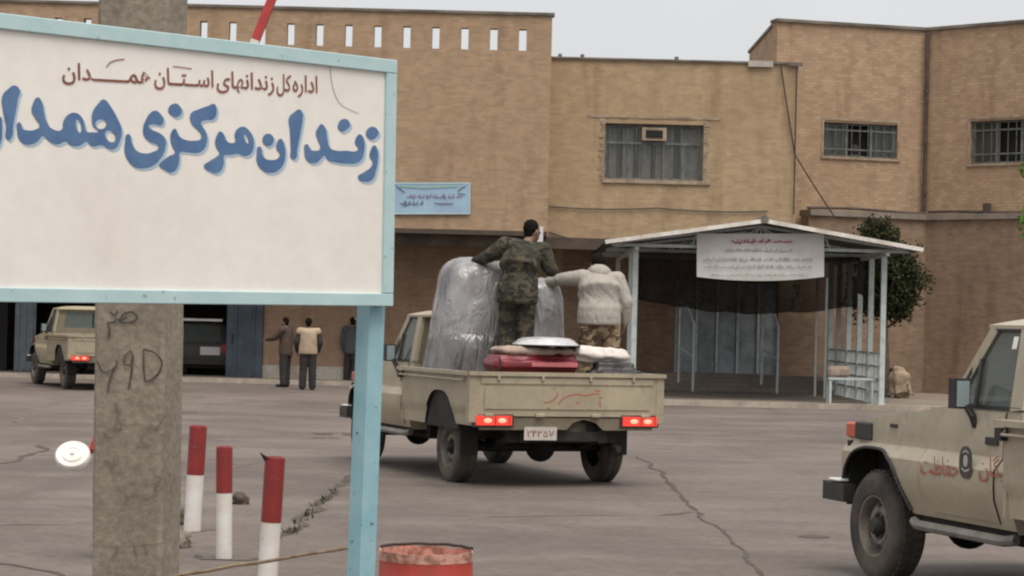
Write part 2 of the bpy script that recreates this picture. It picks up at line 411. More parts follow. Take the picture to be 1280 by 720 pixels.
def ball(bm, c, r, rot=None, seg=14):
    b2 = B(); bmesh.ops.create_uvsphere(b2, u_segments=seg, v_segments=seg // 2 + 2, radius=1)
    r = r if isinstance(r, (tuple, list)) else (r, r, r)
    mt = Matrix.Translation(c) @ (Euler(rot).to_matrix().to_4x4() if rot else Matrix()) @ Matrix.Diagonal((*r, 1))
    bmesh.ops.transform(b2, matrix=mt, verts=b2.verts); merge(bm, b2)
def limb(bm, pts, rr, seg=12):
    """tapered limb with ball joints"""
    for i, p in enumerate(pts): ball(bm, p, rr[i], seg=seg)
    for i in range(len(pts) - 1):
        a, b = Vector(pts[i]), Vector(pts[i + 1])
        if (b - a).length > 1e-4: tube(bm, [a, a.lerp(b, .5), b], [rr[i], (rr[i] + rr[i + 1]) / 2, rr[i + 1]], seg)
def fbm(p, s, o=4): return noise.fractal(Vector(p) * s, 1, 2, o)
def soft_box(name, size, mats, parent=None, loc=(0, 0, 0), rot=(0, 0, 0), amp=.02, fs=5, rnd=.06, vox=.025, seed=0):
    bm = B(); s = [k / 2 for k in size]
    box(bm, -s[0], s[0], -s[1], s[1], 0, size[2]); bmesh.ops.bevel(bm, geom=bm.edges[:], offset=rnd, segments=3, affect='EDGES')
    me = remesh(bm, vox, 3, lambda c: amp * fbm(c + Vector((seed * 7.1, 3, 1)), fs))
    o = link(name, me, mats, parent); o.location = loc; o.rotation_euler = rot
    return o
# ------------------------------------------------------------------ writing
FORMS = {'ا': 'FE8D FE8E', 'آ': 'FE81 FE82', 'ب': 'FE8F FE90 FE91 FE92', 'ت': 'FE95 FE96 FE97 FE98', 'ح': 'FEA1 FEA2 FEA3 FEA4', 'د': 'FEA9 FEAA',
         'ر': 'FEAD FEAE', 'ز': 'FEAF FEB0', 'س': 'FEB1 FEB2 FEB3 FEB4', 'ظ': 'FEC5 FEC6 FEC7 FEC8', 'ف': 'FED1 FED2 FED3 FED4', 'ک': 'FB8E FB8F FB90 FB91',
         'گ': 'FB92 FB93 FB94 FB95', 'ل': 'FEDD FEDE FEDF FEE0', 'م': 'FEE1 FEE2 FEE3 FEE4', 'ن': 'FEE5 FEE6 FEE7 FEE8', 'ه': 'FEE9 FEEA FEEB FEEC', 'ی': 'FBFC FBFD FBFE FBFF',
         'ـ': '0640 0640 0640 0640'}
def shape(s):
    res = []
    for i, ch in enumerate(s):
        f = FORMS.get(ch)
        if not f: res.append(ch); continue
        f = f.split(); pj = i > 0 and s[i - 1] in FORMS and len(FORMS[s[i - 1]].split()) == 4
        nj = i + 1 < len(s) and s[i + 1] in FORMS and len(f) == 4
        res.append(chr(int(f[(3 if pj else 2) if nj else (1 if pj else 0)], 16)))
    return ''.join(res[::-1])
def text_mesh(s, bold=0.0):
    c = bpy.data.curves.new('t', 'FONT'); c.body = shape(s) if any(ch in FORMS for ch in s) else s; c.offset = bold; c.resolution_u = 3
    o = bpy.data.objects.new('t', c); COL.objects.link(o); me = evaluated(o)
    bpy.data.objects.remove(o); bpy.data.curves.remove(c)
    return me
def fit_text(s, name, mt, parent, fn, bold=0.0):
    """text scaled to the unit square (u left-right, v with 0 = baseline, in line heights) and laid out by fn(u, v)"""
    me = text_mesh(s, bold); me.materials.clear()
    xs = [v.co.x for v in me.vertices]; x0, x1 = min(xs), max(xs)
    for v in me.vertices: v.co = fn((v.co.x - x0) / (x1 - x0), v.co.y)
    return link(name, me, mt, parent)
def filled(loops, smooth=True):
    """closed outlines (2D) -> filled flat mesh, inner loops are holes"""
    c = bpy.data.curves.new('c', 'CURVE'); c.dimensions = '2D'; c.fill_mode = 'BOTH'; c.resolution_u = 4
    for lp in loops:
        sp = c.splines.new('BEZIER'); sp.bezier_points.add(len(lp) - 1); sp.use_cyclic_u = True
        for bp, (x, y) in zip(sp.bezier_points, lp):
            bp.co = (x, y, 0); bp.handle_left_type = bp.handle_right_type = 'AUTO' if smooth else 'VECTOR'
    o = bpy.data.objects.new('c', c); COL.objects.link(o); me = evaluated(o)
    bpy.data.objects.remove(o); bpy.data.curves.remove(c)
    return me
def strokes_bm(lines, width, fn):
    """brush strokes: polylines in 2D turned into ribbons laid out by fn(x, y)"""
    bm = B()
    for ln in lines:
        pts = [Vector(p) for p in ln]
        if len(pts) == 1: pts = [pts[0] - Vector((width * .4, 0)), pts[0] + Vector((width * .4, 0))]
        L, Rr = [], []
        for i, p in enumerate(pts):
            d = (pts[min(i + 1, len(pts) - 1)] - pts[max(i - 1, 0)]); d = d.normalized() if d.length else Vector((1, 0))
            nrm = Vector((-d.y, d.x)) * width / 2 * (.75 if i in (0, len(pts) - 1) else 1)
            L.append(bm.verts.new(fn(*(p + nrm)))); Rr.append(bm.verts.new(fn(*(p - nrm))))
        for i in range(len(pts) - 1): bm.faces.new([L[i], L[i + 1], Rr[i + 1], Rr[i]])
    return bm
def smooth_line(pts, n=5):
    """Catmull-Rom through 2D points"""
    res = []; p = [Vector(q) for q in pts]
    for i in range(len(p) - 1):
        a, b, c, d = p[max(i - 1, 0)], p[i], p[i + 1], p[min(i + 2, len(p) - 1)]
        for k in range(n):
            t = k / n; res.append(.5 * ((2 * b) + (c - a) * t + (2 * a - 5 * b + 4 * c - d) * t * t + (3 * b - a - 3 * c + d) * t ** 3))
    return res + [p[-1]]
def scribble(u0, u1, v, h, rnd):
    """a line of writing too blurred to read: short joined strokes with ascenders and dots"""
    lines = []; x = u0
    while x < u1 - h * .4:
        wlen = rnd.uniform(1.2, 3.4) * h; e = min(x + wlen, u1); cur = [(x, v + rnd.uniform(-.1, .1) * h)]
        while cur[-1][0] < e:
            nx = min(cur[-1][0] + h * rnd.uniform(.25, .5), e + .001); cur.append((nx, v + h * rnd.uniform(-.28, .22)))
            if rnd.random() < .35: lines.append([(nx, v), (nx + h * .05, v + h * rnd.uniform(.5, .85))])
            if rnd.random() < .3: lines.append([(nx - h * .1, v + h * rnd.choice((-.5, .5)))])
        lines.append(cur); x = e + h * rnd.uniform(.25, .5)
    return lines
# ================================================================== THE SETTING
# ground
bm = B()
xs = [-260, -80, -30, -15, -8, -4, 0, 4, 8, 15, 30, 80, 260]; ys = [-30, 0, 6, 10, 14, 18, 22, 26, 30, 36, 42, 50, 60, 80, 140, 420]
grid(bm, [[(x, y, 0) for x in xs] for y in ys])
ground = tag(obj('ground', bm, 'asphalt'), kind='structure')
rnd = random.Random(3)
def crack(pts, wd, mt='crack_soil', z=.004, jit=.5):
    """irregular ribbon on the ground through photo pixels"""
    q = [G(*p) for p in pts]; fine = []
    for a, b in zip(q, q[1:]):
        n = max(2, int((b - a).length / .12))
        for k in range(n):
            p = a.lerp(b, k / n); d = (b - a).normalized(); nn = Vector((-d.y, d.x, 0))
            fine.append((p + nn * (noise.noise(p * 1.1) * wd * 2.2 + noise.noise(p * 4) * wd * .3), nn))
    bm = B(); prev = None
    for i, (p, nn) in enumerate(fine):
        ww = wd * (1 + jit * 1.6 * noise.noise(p * 3.1 + Vector((9, 0, 0))) + rnd.uniform(-.2, .2)) / 2 * (.3 if i in (0, len(fine) - 1) else 1)
        cur = (bm.verts.new((p.x + nn.x * ww, p.y + nn.y * ww, z)), bm.verts.new((p.x - nn.x * ww, p.y - nn.y * ww, z)))
        if prev: bm.faces.new([prev[0], prev[1], cur[1], cur[0]])
        prev = cur
    return obj('crack', bm, mt, ground)
crack([(447, 590), (425, 606), (410, 624), (395, 634), (378, 650), (362, 667), (350, 677)], .075)
crack([(795, 570), (812, 580), (826, 592), (845, 612), (858, 628), (868, 640)], .045)
crack([(868, 640), (884, 652), (905, 664), (918, 682), (932, 694), (950, 716), (965, 735)], .032)
crack([(822, 644), (845, 643), (868, 640), (886, 646)], .05)
crack([(0, 581), (28, 573), (42, 569), (58, 556)], .07)
crack([(0, 524), (20, 528), (34, 522)], .06, 'seam_soil')
crack([(378, 541), (405, 544), (420, 541), (446, 545)], .12)
crack([(392, 548), (412, 547), (428, 549)], .10)
crack([(-30, 657), (40, 656), (112, 657)], .05, 'seam_soil')
crack([(-30, 702), (20, 706), (60, 716), (80, 724)], .05)
crack([(228, 517), (250, 515)], .10)
crack([(285, 588), (300, 584), (330, 575)], .035, 'seam_soil')
crack([(236, 666), (262, 663), (300, 662)], .035, 'seam_soil')
crack([(600, 646), (700, 645), (800, 644)], .03, 'seam_soil')
crack([(1000, 523), (1060, 526), (1110, 531)], .07, 'seam_soil')
crack([(880, 545), (960, 541), (1030, 545)], .05, 'seam_soil')
crack([(1150, 677), (1166, 678)], .05)
crack([(233, 694), (252, 699), (300, 700), (338, 697)], .07)
bm = B()
lathe(bm, [(0, .004), (.13, .0045), (.15, .004)], 14)
for v in bm.verts: v.co.x *= .92; v.co.y *= .9 + .5 * abs(v.co.x)
p = G(1018, 671); obj('pothole', bm, 'crack_soil', ground, loc=p)
# damp / dirty spots on the asphalt
# weeds that grow in the long crack
bm = B()
wp = [G(*q) for q in ((425, 606), (412, 621), (395, 634), (380, 648), (365, 664), (357, 671))]
for k in range(120):
    i = rnd.choice((1, 1, 2, 3, 3, 4, 4)); a = wp[i].lerp(wp[rnd.choice((i - 1, i + 1))], rnd.random() * .5)
    a = a + Vector((rnd.gauss(0, .035), rnd.gauss(0, .05), 0)); h = rnd.uniform(.015, .055); an = rnd.uniform(0, 6.3)
    d = Vector((math.cos(an), math.sin(an), 0)) * .012; tip = a + Vector((rnd.gauss(0, .02), rnd.gauss(0, .02), h))
    bm.faces.new([bm.verts.new(a - d), bm.verts.new(a + d), bm.verts.new(tip)])
tag(obj('weeds', bm, 'leaf_weed'), 'low dry green weeds growing along the long asphalt crack', 'weeds', kind='stuff')

# raised pavement under the shelter and along the building
def kerbed(name, poly, h, kw=.16):
    bm = B(); a = [bm.verts.new((x, y, 0)) for x, y in poly]; b = [bm.verts.new((x, y, h)) for x, y in poly]; n = len(poly)
    for k in range(n): bm.faces.new([a[k], a[(k + 1) % n], b[(k + 1) % n], b[k]])
    bm.faces.new(b); bmesh.ops.recalc_face_normals(bm, faces=bm.faces)
    return bm
xl = P(700, 400, 50).x
pave = tag(obj('pavement', kerbed('p', [(xl, 49.9), (16, 49.9), (16, 62), (xl, 62)], .11), 'slab'), kind='structure')
bm = B(); box(bm, xl - .16, 16, 49.74, 49.897, 0, .125); box(bm, xl - .16, xl - .003, 49.9, 59.6, 0, .125)
obj('kerb', bm, 'kerb', pave, bevel=.02)
pave2 = tag(obj('pavement', kerbed('p', [(-19, 58.2), (xl - .17, 58.2), (xl - .17, 62), (-19, 62)], .10), 'slab'), kind='structure')
bm = B(); box(bm, -19, xl - .17, 58.04, 58.197, 0, .115); obj('kerb', bm, 'kerb', pave2, bevel=.02)

# ------------------------------------------------------------------ buildings
FRONT, LOW = 57.5, 60.0
ZL = 4.1
def flat_on(Y):               # pixel -> (x, z) on the facade plane at depth Y
    return lambda px, py: (P(px, py, Y).x, P(px, py, Y).z)
fl = flat_on(FRONT)
# --- left block: upper storey on an overhang, parapet pierced by slits
lb = empty('brick_building', (0, FRONT, 0), label='tallest left brick building block with slit openings along its parapet', cat='building')
X0, X1 = -24.0, fl(686, 200)[0]
ztop = fl(460, 14)[1]; zs0 = fl(436, 58)[1]; zs1 = fl(436, 31)[1]
bm = B(); box(bm, X0, X1, 0, .3, ZL, zs0); box(bm, X0, X1, 0, .3, zs1, ztop)
wsl = .19; edges = []
for k in range(-9, 18):
    px = 36.5 + 36.3 * k; xc = fl(px, 45)[0]; edges.append((xc - wsl / 2, xc + wsl / 2))
cur = X0
for a, b in edges:
    if a > X0 and b < X1 - .1:
        box(bm, cur, a, 0, .3, zs0, zs1); cur = b
box(bm, cur, X1, 0, .3, zs0, zs1)
box(bm, X1 - .3, X1, .3, 14, ZL, 8.2)
obj('wall', bm, 'brick_left', lb)
bm = B(); box(bm, X0, X1 - .3, .3, 14, 8.0, 8.2); obj('roof', bm, 'slab', lb)
bm = B(); box(bm, X0, X1 + .06, -.06, .36, ztop, ztop + .07); obj('coping', bm, 'coping', lb)
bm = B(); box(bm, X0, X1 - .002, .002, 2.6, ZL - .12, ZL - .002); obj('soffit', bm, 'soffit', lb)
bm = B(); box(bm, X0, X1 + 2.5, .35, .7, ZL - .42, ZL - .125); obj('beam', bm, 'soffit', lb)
# lower wall, set back under the overhang
gx0, gx1 = P(-60, 430, LOW).x, P(329, 430, LOW).x      # gateway
xr = P(700, 430, LOW).x
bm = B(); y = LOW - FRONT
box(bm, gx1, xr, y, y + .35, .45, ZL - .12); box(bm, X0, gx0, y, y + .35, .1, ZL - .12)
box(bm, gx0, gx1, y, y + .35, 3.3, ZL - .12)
obj('lower_wall', bm, 'brick_left_shaded', lb)
bm = B(); box(bm, gx1, xr, y - .05, y + .35, .1, .447); obj('plinth', bm, 'plaster_band', lb)
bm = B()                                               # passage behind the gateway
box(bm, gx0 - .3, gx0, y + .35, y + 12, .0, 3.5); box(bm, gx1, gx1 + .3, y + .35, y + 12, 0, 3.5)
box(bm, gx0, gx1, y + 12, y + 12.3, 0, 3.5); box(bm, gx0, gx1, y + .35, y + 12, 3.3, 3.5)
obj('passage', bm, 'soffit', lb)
# open gate leaf and steel door in the gateway
def sheet_door(name, px0, px1, Y, zt, mt, parent, ribs, z0=.11, depth=.06):
    a, b = P(px0, 430, Y).x, P(px1, 430, Y).x; yy = Y - parent.location.y
    bm = B(); box(bm, a, b, yy, yy + depth, z0, zt); d = obj(name, bm, mt, parent)
    for k in range(ribs):
        x = a + (b - a) * (k + .5) / ribs; b2 = B(); box(b2, x - .03, x + .03, yy - .035, yy - .002, z0 + .04, zt - .04); obj('rib', b2, mt, d)
    return d
d = sheet_door('steel_door', 283, 328, LOW - .08, 3.2, 'door_blue', lb, 2); d['label'] = 'dark blue steel door beside the dim gateway'
b2 = B(); hx = P(290, 430, LOW).x; box(b2, hx, hx + .04, LOW - .08 - FRONT - .06, LOW - .08 - FRONT - .002, 1.0, 1.25); obj('handle', b2, 'bumper_black', d)
d = sheet_door('gate_leaf', 18, 44, LOW + .5, 3.2, 'gate_blue', lb, 3); d['label'] = 'grey blue ribbed gate leaf standing in the gateway'
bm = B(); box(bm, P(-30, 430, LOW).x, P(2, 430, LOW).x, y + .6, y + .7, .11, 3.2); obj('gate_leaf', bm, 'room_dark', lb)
# --- middle block
MID = 58.6
mb = empty('brick_building', (0, MID, 0), label='lower middle brick block with one curtained barred window above the shelter', cat='building')
fm = flat_on(MID); m0, m1 = X1 + .01, fm(996, 180)[0]
wx0, wx1 = fm(756, 190)[0], fm(879, 190)[0]; wz1, wz0 = fm(817, 155)[1], fm(817, 225)[1]
mtop = fm(840, 77)[1]; mz = 3.9
bm = B(); box(bm, m0, wx0, 0, .35, mz, mtop); box(bm, wx1, m1, 0, .35, mz, mtop)
box(bm, wx0, wx1, 0, .35, mz, wz0); box(bm, wx0, wx1, 0, .35, wz1, mtop); box(bm, m1 - .35, m1, .35, 10, mz, mtop)
obj('wall', bm, 'brick_mid', mb)
bm = B(); box(bm, m0, m1 - .35, .35, 10, mtop - .8, mtop - .6); obj('roof', bm, 'slab', mb)
bm = B(); box(bm, m0, m1 + .03, -.07, .4, mtop, mtop + .05); obj('coping', bm, 'coping', mb)
bm = B(); a, b = fm(935, 80)[0], fm(966, 80)[0]; box(bm, a, b, -.1, -.075, mtop - .09, mtop + .07); obj('flashing', bm, 'coping_pale', mb)
bm = B(); a = fm(984, 80)[0]; box(bm, a, m1 + .1, -.12, -.072, mtop - .05, mtop + .045); obj('flashing', bm, 'coping', mb)
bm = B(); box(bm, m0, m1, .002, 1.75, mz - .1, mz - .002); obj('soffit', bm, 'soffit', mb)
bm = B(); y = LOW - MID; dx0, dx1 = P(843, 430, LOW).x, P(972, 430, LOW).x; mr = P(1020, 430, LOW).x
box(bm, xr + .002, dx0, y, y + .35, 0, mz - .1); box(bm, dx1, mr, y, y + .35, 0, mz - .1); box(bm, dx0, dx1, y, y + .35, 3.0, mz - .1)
obj('lower_wall', bm, 'brick_low_shaded', mb)
leafs = 5
for k in range(leafs):
    a = dx0 + (dx1 - dx0) * k / leafs; b = dx0 + (dx1 - dx0) * (k + 1) / leafs - .02
    bm = B(); box(bm, a, b, y + .1, y + .16, .5, 2.98); dl = obj('door_panel', bm, 'hall_blue', mb)
    bm = B(); box(bm, a, a + .07, y + .05, y + .098, .5, 2.98); obj('stile', bm, 'steel_pale', dl)
bm = B(); box(bm, dx0, dx1, y + .17, y + .3, 0, 3.0); obj('door_backing', bm, 'room_dark', mb)
# window of the middle block: chipped stone surround, frame, bars, curtains, small air cooler in the transom
wn = bm = B()
ww, wh = wx1 - wx0, wz1 - wz0
box(bm, wx0 - .05, wx1 + .05, .18, .26, wz0, wz0 + .06); box(bm, wx0, wx0 + .06, .18, .26, wz0 + .06, wz1 - .06); box(bm, wx1 - .06, wx1, .18, .26, wz0 + .06, wz1 - .06)
box(bm, wx0, wx1, .18, .26, wz1 - .06, wz1); zt = wz0 + wh * .66
box(bm, wx0 + .06, wx1 - .06, .17, .25, zt - .03, zt + .03)
for k in range(1, 5): x = wx0 + ww * k / 5; box(bm, x - .025, x + .025, .19, .24, wz0 + .06, zt - .03)
wf = obj('window', bm, 'win_frame', mb)
for k in range(5):
    a = wx0 + ww * k / 5 + .03; b = wx0 + ww * (k + 1) / 5 - .03
    bm = B(); box(bm, a, b, .21, .218, wz0 + .06, zt - .03); obj('pane', bm, 'win_glass', wf)
bm = B(); box(bm, wx0 + .06, wx1 - .06, .21, .218, zt + .03, wz1 - .06); obj('pane', bm, 'win_glass', wf)
bm = B(); n = 120; prof = []
for i in range(n + 1):
    u = i / n; prof.append((wx0 + .03 + u * (ww - .06), .31 + .02 * math.sin(u * 70 + 3 * noise.noise((u * 8, 0, 0))) + .015 * noise.noise((u * 30, 1, 0))))
gaps = lambda u: noise.noise((u * 9.3, 4.2, 0)) < -.22
rows = [[(x, yv + .01 * noise.noise((x * 3, z * 2, 0)), z) for x, yv in prof] for z in (wz0 + .05, (wz0 + wz1) / 2, wz1 - .12)]
grid(bm, rows)
bmesh.ops.delete(bm, geom=[f for f in bm.faces if gaps((f.calc_center_median().x - wx0) / ww)], context='FACES')
obj('curtain', bm, 'curtain', wf, smooth='full')
bm = B(); box(bm, wx0 - .1, wx1 + .1, .36, .40, wz0 - .1, wz1 + .1); obj('room', bm, 'room_dark', wf)
for k in range(11):
    x = wx0 + ww * (k + .5) / 11; bm = B(); tube(bm, [(x, .09, wz0 + .005), (x, .09, wz1 - .005)], .011, 6); obj('bar', bm, 'win_bar', wf)
bm = B(); c = fm(818, 168); box(bm, c[0] - .32, c[0] + .32, .02, .17, c[1] - .16, c[1] + .18); ac = obj('air_cooler', bm, 'stone_trim', wf, bevel=.015)
bm = B(); box(bm, c[0] - .22, c[0] + .22, .0, .018, c[1] - .09, c[1] + .11); obj('grille', bm, 'room_dark', ac)
bm = B(); z = wz0 - .1; box(bm, wx0 - .05, wx1 + .2, -.06, .16, z, wz0 - .004); obj('sill', bm, 'stone_trim', wf, bevel=.01)
bm = B(); rn = random.Random(9)                        # toothed brick edge round the opening
for side in (-1, 1):
    z = wz0 - .02; k = 0
    while z < wz1 + .12:
        x = (wx0 - .004) if side < 0 else (wx1 + .004); l = rn.uniform(.04, .15) + (.05 if k % 2 else 0)
        a, b = (x - l, x) if side < 0 else (x, x + l); box(bm, a, b, -.012 - rn.random() * .02, -.002, z, z + .075); z += .085; k += 1
x = wx0 - .5
while x < wx1 + .42: box(bm, x, x + .21, -.012 - rn.random() * .02, -.002, wz1 + .14, wz1 + .205); x += .22
obj('brick_surround', bm, 'stone_trim', wf)['kind'] = 'stuff'
for px in (700, 728, 846): # small stubs on the roof edge
    a = fm(px, 76)[0]; bm = B(); box(bm, a - .05, a + .05, .05, .2, mtop + .052, mtop + .14); obj('roof_stub', bm, 'coping', mb)
# --- right block: two facades that meet in a shallow fold, lower wall in front with a ledge
Q0, Q1, Q2 = P(968, 200, 60.6), P(1155, 200, 61.7), P(1280, 200, 59.6)
Q2 = Q1 + (Q2 - Q1) * 1.9
rb = empty('brick_building', (Q0.x, Q0.y, 0), label='right brick block with a dark drainpipe in its fold and two barred windows', cat='building')
rtop = P(968, 27, 60.6).z
def wall_panel(a, b, z0, z1, mt, parent, holes=(), name='wall', th=.35):
    """vertical wall from a to b (world xy), local x along it; holes = (x0, x1, z0, z1)"""
    a2, b2 = Vector((a.x, a.y, 0)), Vector((b.x, b.y, 0)); L = (b2 - a2).length; an = math.atan2(b2.y - a2.y, b2.x - a2.x)
    bm = B(); cur = 0
    for hx0, hx1, hz0, hz1 in sorted(holes):
        box(bm, cur, hx0, 0, th, z0, z1); box(bm, hx0, hx1, 0, th, z0, hz0); box(bm, hx0, hx1, 0, th, hz1, z1); cur = hx1
    box(bm, cur, L, 0, th, z0, z1)
    o = obj(name, bm, mt, parent); o.location = a2 - Vector(parent.location); o.location.z = 0; o.rotation_euler.z = an
    return o, a2, an, L
def local_on(a2, an, px, py):
    n = Vector((math.sin(an), -math.cos(an), 0)); p = on_plane(px, py, a2, n); d = p - a2
    return d.x * math.cos(an) + d.y * math.sin(an), p.z
def geo(a, b): return Vector((a.x, a.y, 0)), math.atan2(b.y - a.y, b.x - a.x)
def barred_window(wall, hx0, hx1, hz0, hz1, stain):
    bm = B(); box(bm, hx0, hx1, .12, .2, hz0, hz0 + .05); box(bm, hx0, hx1, .12, .2, hz1 - .05, hz1)
    for k in range(4):
        x = hx0 + (hx1 - hx0) * k / 3; x = min(max(x, hx0 + .035), hx1 - .035); box(bm, x - .035, x + .035, .12, .2, hz0 + .05, hz1 - .05)
    f = obj('window', bm, 'win_frame', wall)
    for k in (0, 2):
        a = hx0 + (hx1 - hx0) * k / 3 + .035; b = hx0 + (hx1 - hx0) * (k + 1) / 3 - .035
        bm = B(); box(bm, a, b, .155, .162, hz0 + .05, hz1 - .05); obj('pane', bm, 'win_glass', f)
    bm = B(); box(bm, hx0 - .1, hx1 + .1, .38, .42, hz0 - .1, hz1 + .1); obj('room', bm, 'room_dark', f)
    for k in range(9):
        x = hx0 + (hx1 - hx0) * (k + .5) / 9; bm = B(); tube(bm, [(x, .05, hz0 + .003), (x, .05, hz1 - .003)], .012, 6); obj('bar', bm, 'win_bar', f)
    for z in (hz0 + (hz1 - hz0) * .22, hz0 + (hz1 - hz0) * .78):
        bm = B(); box(bm, hx0 + .002, hx1 - .002, .03, .038, z - .02, z + .02); obj('bar', bm, 'win_bar', f)
    bm = B(); box(bm, hx0 - .08, hx1 + .08, -.05, .1, hz0 - .07, hz0 - .003); obj('sill', bm, 'stone_trim', f, bevel=.01)
    for s, (a, b) in enumerate(((hx0 - .06, hx0 - .003), (hx1 + .003, hx1 + .06))):
        bm = B(); box(bm, a, b, -.02, .1, hz0, hz1 + .05); obj('jamb', bm, 'stone_trim', f)
    bm = B(); box(bm, hx0 - .06, hx1 + .06, -.022, .1, hz1 + .053, hz1 + .12); obj('lintel', bm, 'stone_trim', f)
    return f
a2, an = geo(Q0, Q1); c0 = local_on(a2, an, 1030, 152); c1 = local_on(a2, an, 1121, 199)
wa = wall_panel(Q0, Q1, 4.4, rtop, 'brick_right', rb, [(c0[0], c1[0], c1[1], c0[1])])
win1 = barred_window(wa[0], c0[0], c1[0], c1[1], c0[1], 1)
bm = B(); hc = local_on(a2, an, 1073, 186); ball(bm, (hc[0], .26, hc[1]), (.11, .1, .14)); ball(bm, (hc[0], .27, hc[1] - .3), (.22, .1, .2))
obj('dark_shape', bm, 'cloth_dark', win1, smooth='full')
a3, an3 = geo(Q1, Q2); c0 = local_on(a3, an3, 1213, 152); c1 = local_on(a3, an3, 1306, 202)
wb = wall_panel(Q1, Q2, 4.4, rtop, 'brick_right', rb, [(c0[0], c1[0], c1[1], c0[1])])
barred_window(wb[0], c0[0], c1[0], c1[1], c0[1], 2)
bm = B(); back = Vector((0, 7.2, 0)); sv = Vector((Q0.x, Q0.y, 0)) - Vector(rb.location)
box(bm, 0, .35, .36, 7.2, mtop - 1, rtop); obj('side_wall', bm, 'brick_right', rb)
for (wl, L) in ((wa[0], wa[3]), (wb[0], wb[3])):
    bm = B(); box(bm, -.05 if wl is wa[0] else .0, L, -.08, .42, rtop + .003, rtop + .085); obj('coping', bm, 'coping', wl)
bm = B(); box(bm, -.05, .4, .43, 7.2, rtop + .003, rtop + .083); obj('coping', bm, 'coping', rb)
bm = B(); grid(bm, [[Vector((q.x, q.y, rtop - .5)) - Vector(rb.location) for q in r_] for r_ in ((Q0 + Vector((.36, .4, 0)), Q1 + Vector((0, .4, 0)), Q2 + Vector((0, .4, 0))), (Q0 + Vector((.36, 9, 0)), Q1 + Vector((0, 9, 0)), Q2 + Vector((0, 9, 0))))])
obj('roof', bm, 'slab', rb)
# drainpipe in the fold
pt = Q1 + Vector((0, -.16, 0)) - Vector(rb.location)
bm = B(); tube(bm, [(pt.x, pt.y, 5.0), (pt.x, pt.y, rtop - .06)], .055, 8); dp = obj('drainpipe', bm, 'pipe_dark', rb, smooth=True)
for z in (5.6, 7.0, 8.4): bm = B(); lathe(bm, [(.057, -.04), (.075, -.04), (.075, .04), (.057, .04)], 10); obj('clamp', bm, 'pipe_dark', dp, loc=(pt.x, pt.y, z))
# lower wall and ledge
off = Vector((0, -.55, 0)); zl = P(1100, 269, 61).z
la, lbn, lc = Q0 + Vector((.9, 0, 0)) + off, Q1 + off, Q2 + off
la = la + (lbn - la) * .0
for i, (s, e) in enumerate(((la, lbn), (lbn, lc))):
    wl = wall_panel(s, e, 0, zl - .1, 'brick_low_shaded', rb, name='lower_wall', th=.5)
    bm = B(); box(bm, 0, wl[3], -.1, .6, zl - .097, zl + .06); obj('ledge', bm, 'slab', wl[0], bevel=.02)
    bm = B(); tube(bm, [(x, .1 + .015 * math.sin(x), zl + .11 + .03 * math.sin(x * 1.3 + i)) for x in [wl[3] * k / 14 for k in range(15)]], .04, 7); obj('pipe', bm, 'pipe_dark', wl[0], smooth=True)
    if i == 1:
        c = local_on(wl[1], wl[2], 1231, 260); bm = B(); box(bm, c[0] - .08, c[0] + .08, .02, .2, zl + .061, zl + .34); obj('vent_stub', bm, 'pipe_dark', wl[0], bevel=.02)
# cables on the facades
def cable(name, pts, r, label):
    bm = B(); tube(bm, pts, r, 6); o = obj(name, bm, 'cable'); tag(o, label, 'cable'); return o
def sag(p, q, s, n=14): return [p.lerp(q, k / n) + Vector((0, 0, -s * 4 * (k / n) * (1 - k / n))) for k in range(n + 1)]
yy = MID - .05
cable('wall_cable', sag(P(686, 258, yy), P(820, 260, yy), .05) + sag(P(822, 260, yy), P(960, 264, yy), .05), .018, 'thin dark cable strung along the middle brick wall just above the shelter roof')
cable('wall_cable', sag(P(686, 290, yy), P(780, 302, yy), .12), .022, 'short drooping cable low on the middle wall behind the man in the cream jacket')
cable('wall_cable', sag(P(976, 82, yy - .04), P(993, 190, yy - .04), .02) + sag(P(993, 192, yy - .04), P(1044, 272, yy - .04), .03), .02, 'slanting dark cable hanging from the middle roof corner down to the ledge')
cable('wall_cable', [P(996, 84, yy - .06), P(992, 268, yy - .06)], .02, 'straight dark cable running down the seam between the middle and right blocks')
for i, (a, b, lb_) in enumerate((((770, -20), (905, 84), 'right'), ((735, -20), (850, 74), 'left'))):
    pass
# blue notice on the left block, small white plate, far stone
def cloth_sign(name, px0, px1, py0, py1, Y, mt, bulge, label, cat, droop=0, n=16):
    bm = B(); rows = []
    for j in range(7):
        v = j / 6; r_ = []
        for i in range(n + 1):
            u = i / n; p = P(px0 + (px1 - px0) * u, py0 + (py1 - py0) * v + droop * v * 4 * u * (1 - u), Y)
            p.y -= bulge * math.sin(math.pi * u) * math.sin(math.pi * v) + .004 * noise.noise((u * 9, v * 5, 0)); r_.append(p)
        rows.append(r_)
    grid(bm, rows); bmesh.ops.recalc_face_normals(bm, faces=bm.faces)
    g2 = bmesh.ops.solidify(bm, geom=bm.faces[:], thickness=.012)
    o = obj(name, bm, mt, smooth=True); tag(o, label, cat); return o
bl = cloth_sign('banner', 480, 588, 228, 268, FRONT - .05, 'banner_blue', 0, 'pale blue banner with faded dark lines on the left brick wall', 'banner')
rn = random.Random(11)
fB = lambda x, y: P(x, y, FRONT - .085)
obj('lettering', strokes_bm(scribble(508, 578, 246, 5, rn), 1.3, lambda x, y: fB(x, 492 - y)), 'ink_plum', bl)
obj('lettering', strokes_bm(scribble(500, 528, 257, 5, rn) + [[(543, 258), (552, 257), (566, 257.5)]], 1.5, lambda x, y: fB(x, 512 - y)), 'ink_dark', bl)
obj('ornament', strokes_bm([[(493, 231), (500, 236), (506, 241)], [(572, 239), (577, 235), (582, 233)], [(572, 242), (582, 243)]], 1.6, fB), 'ink_dark', bl)
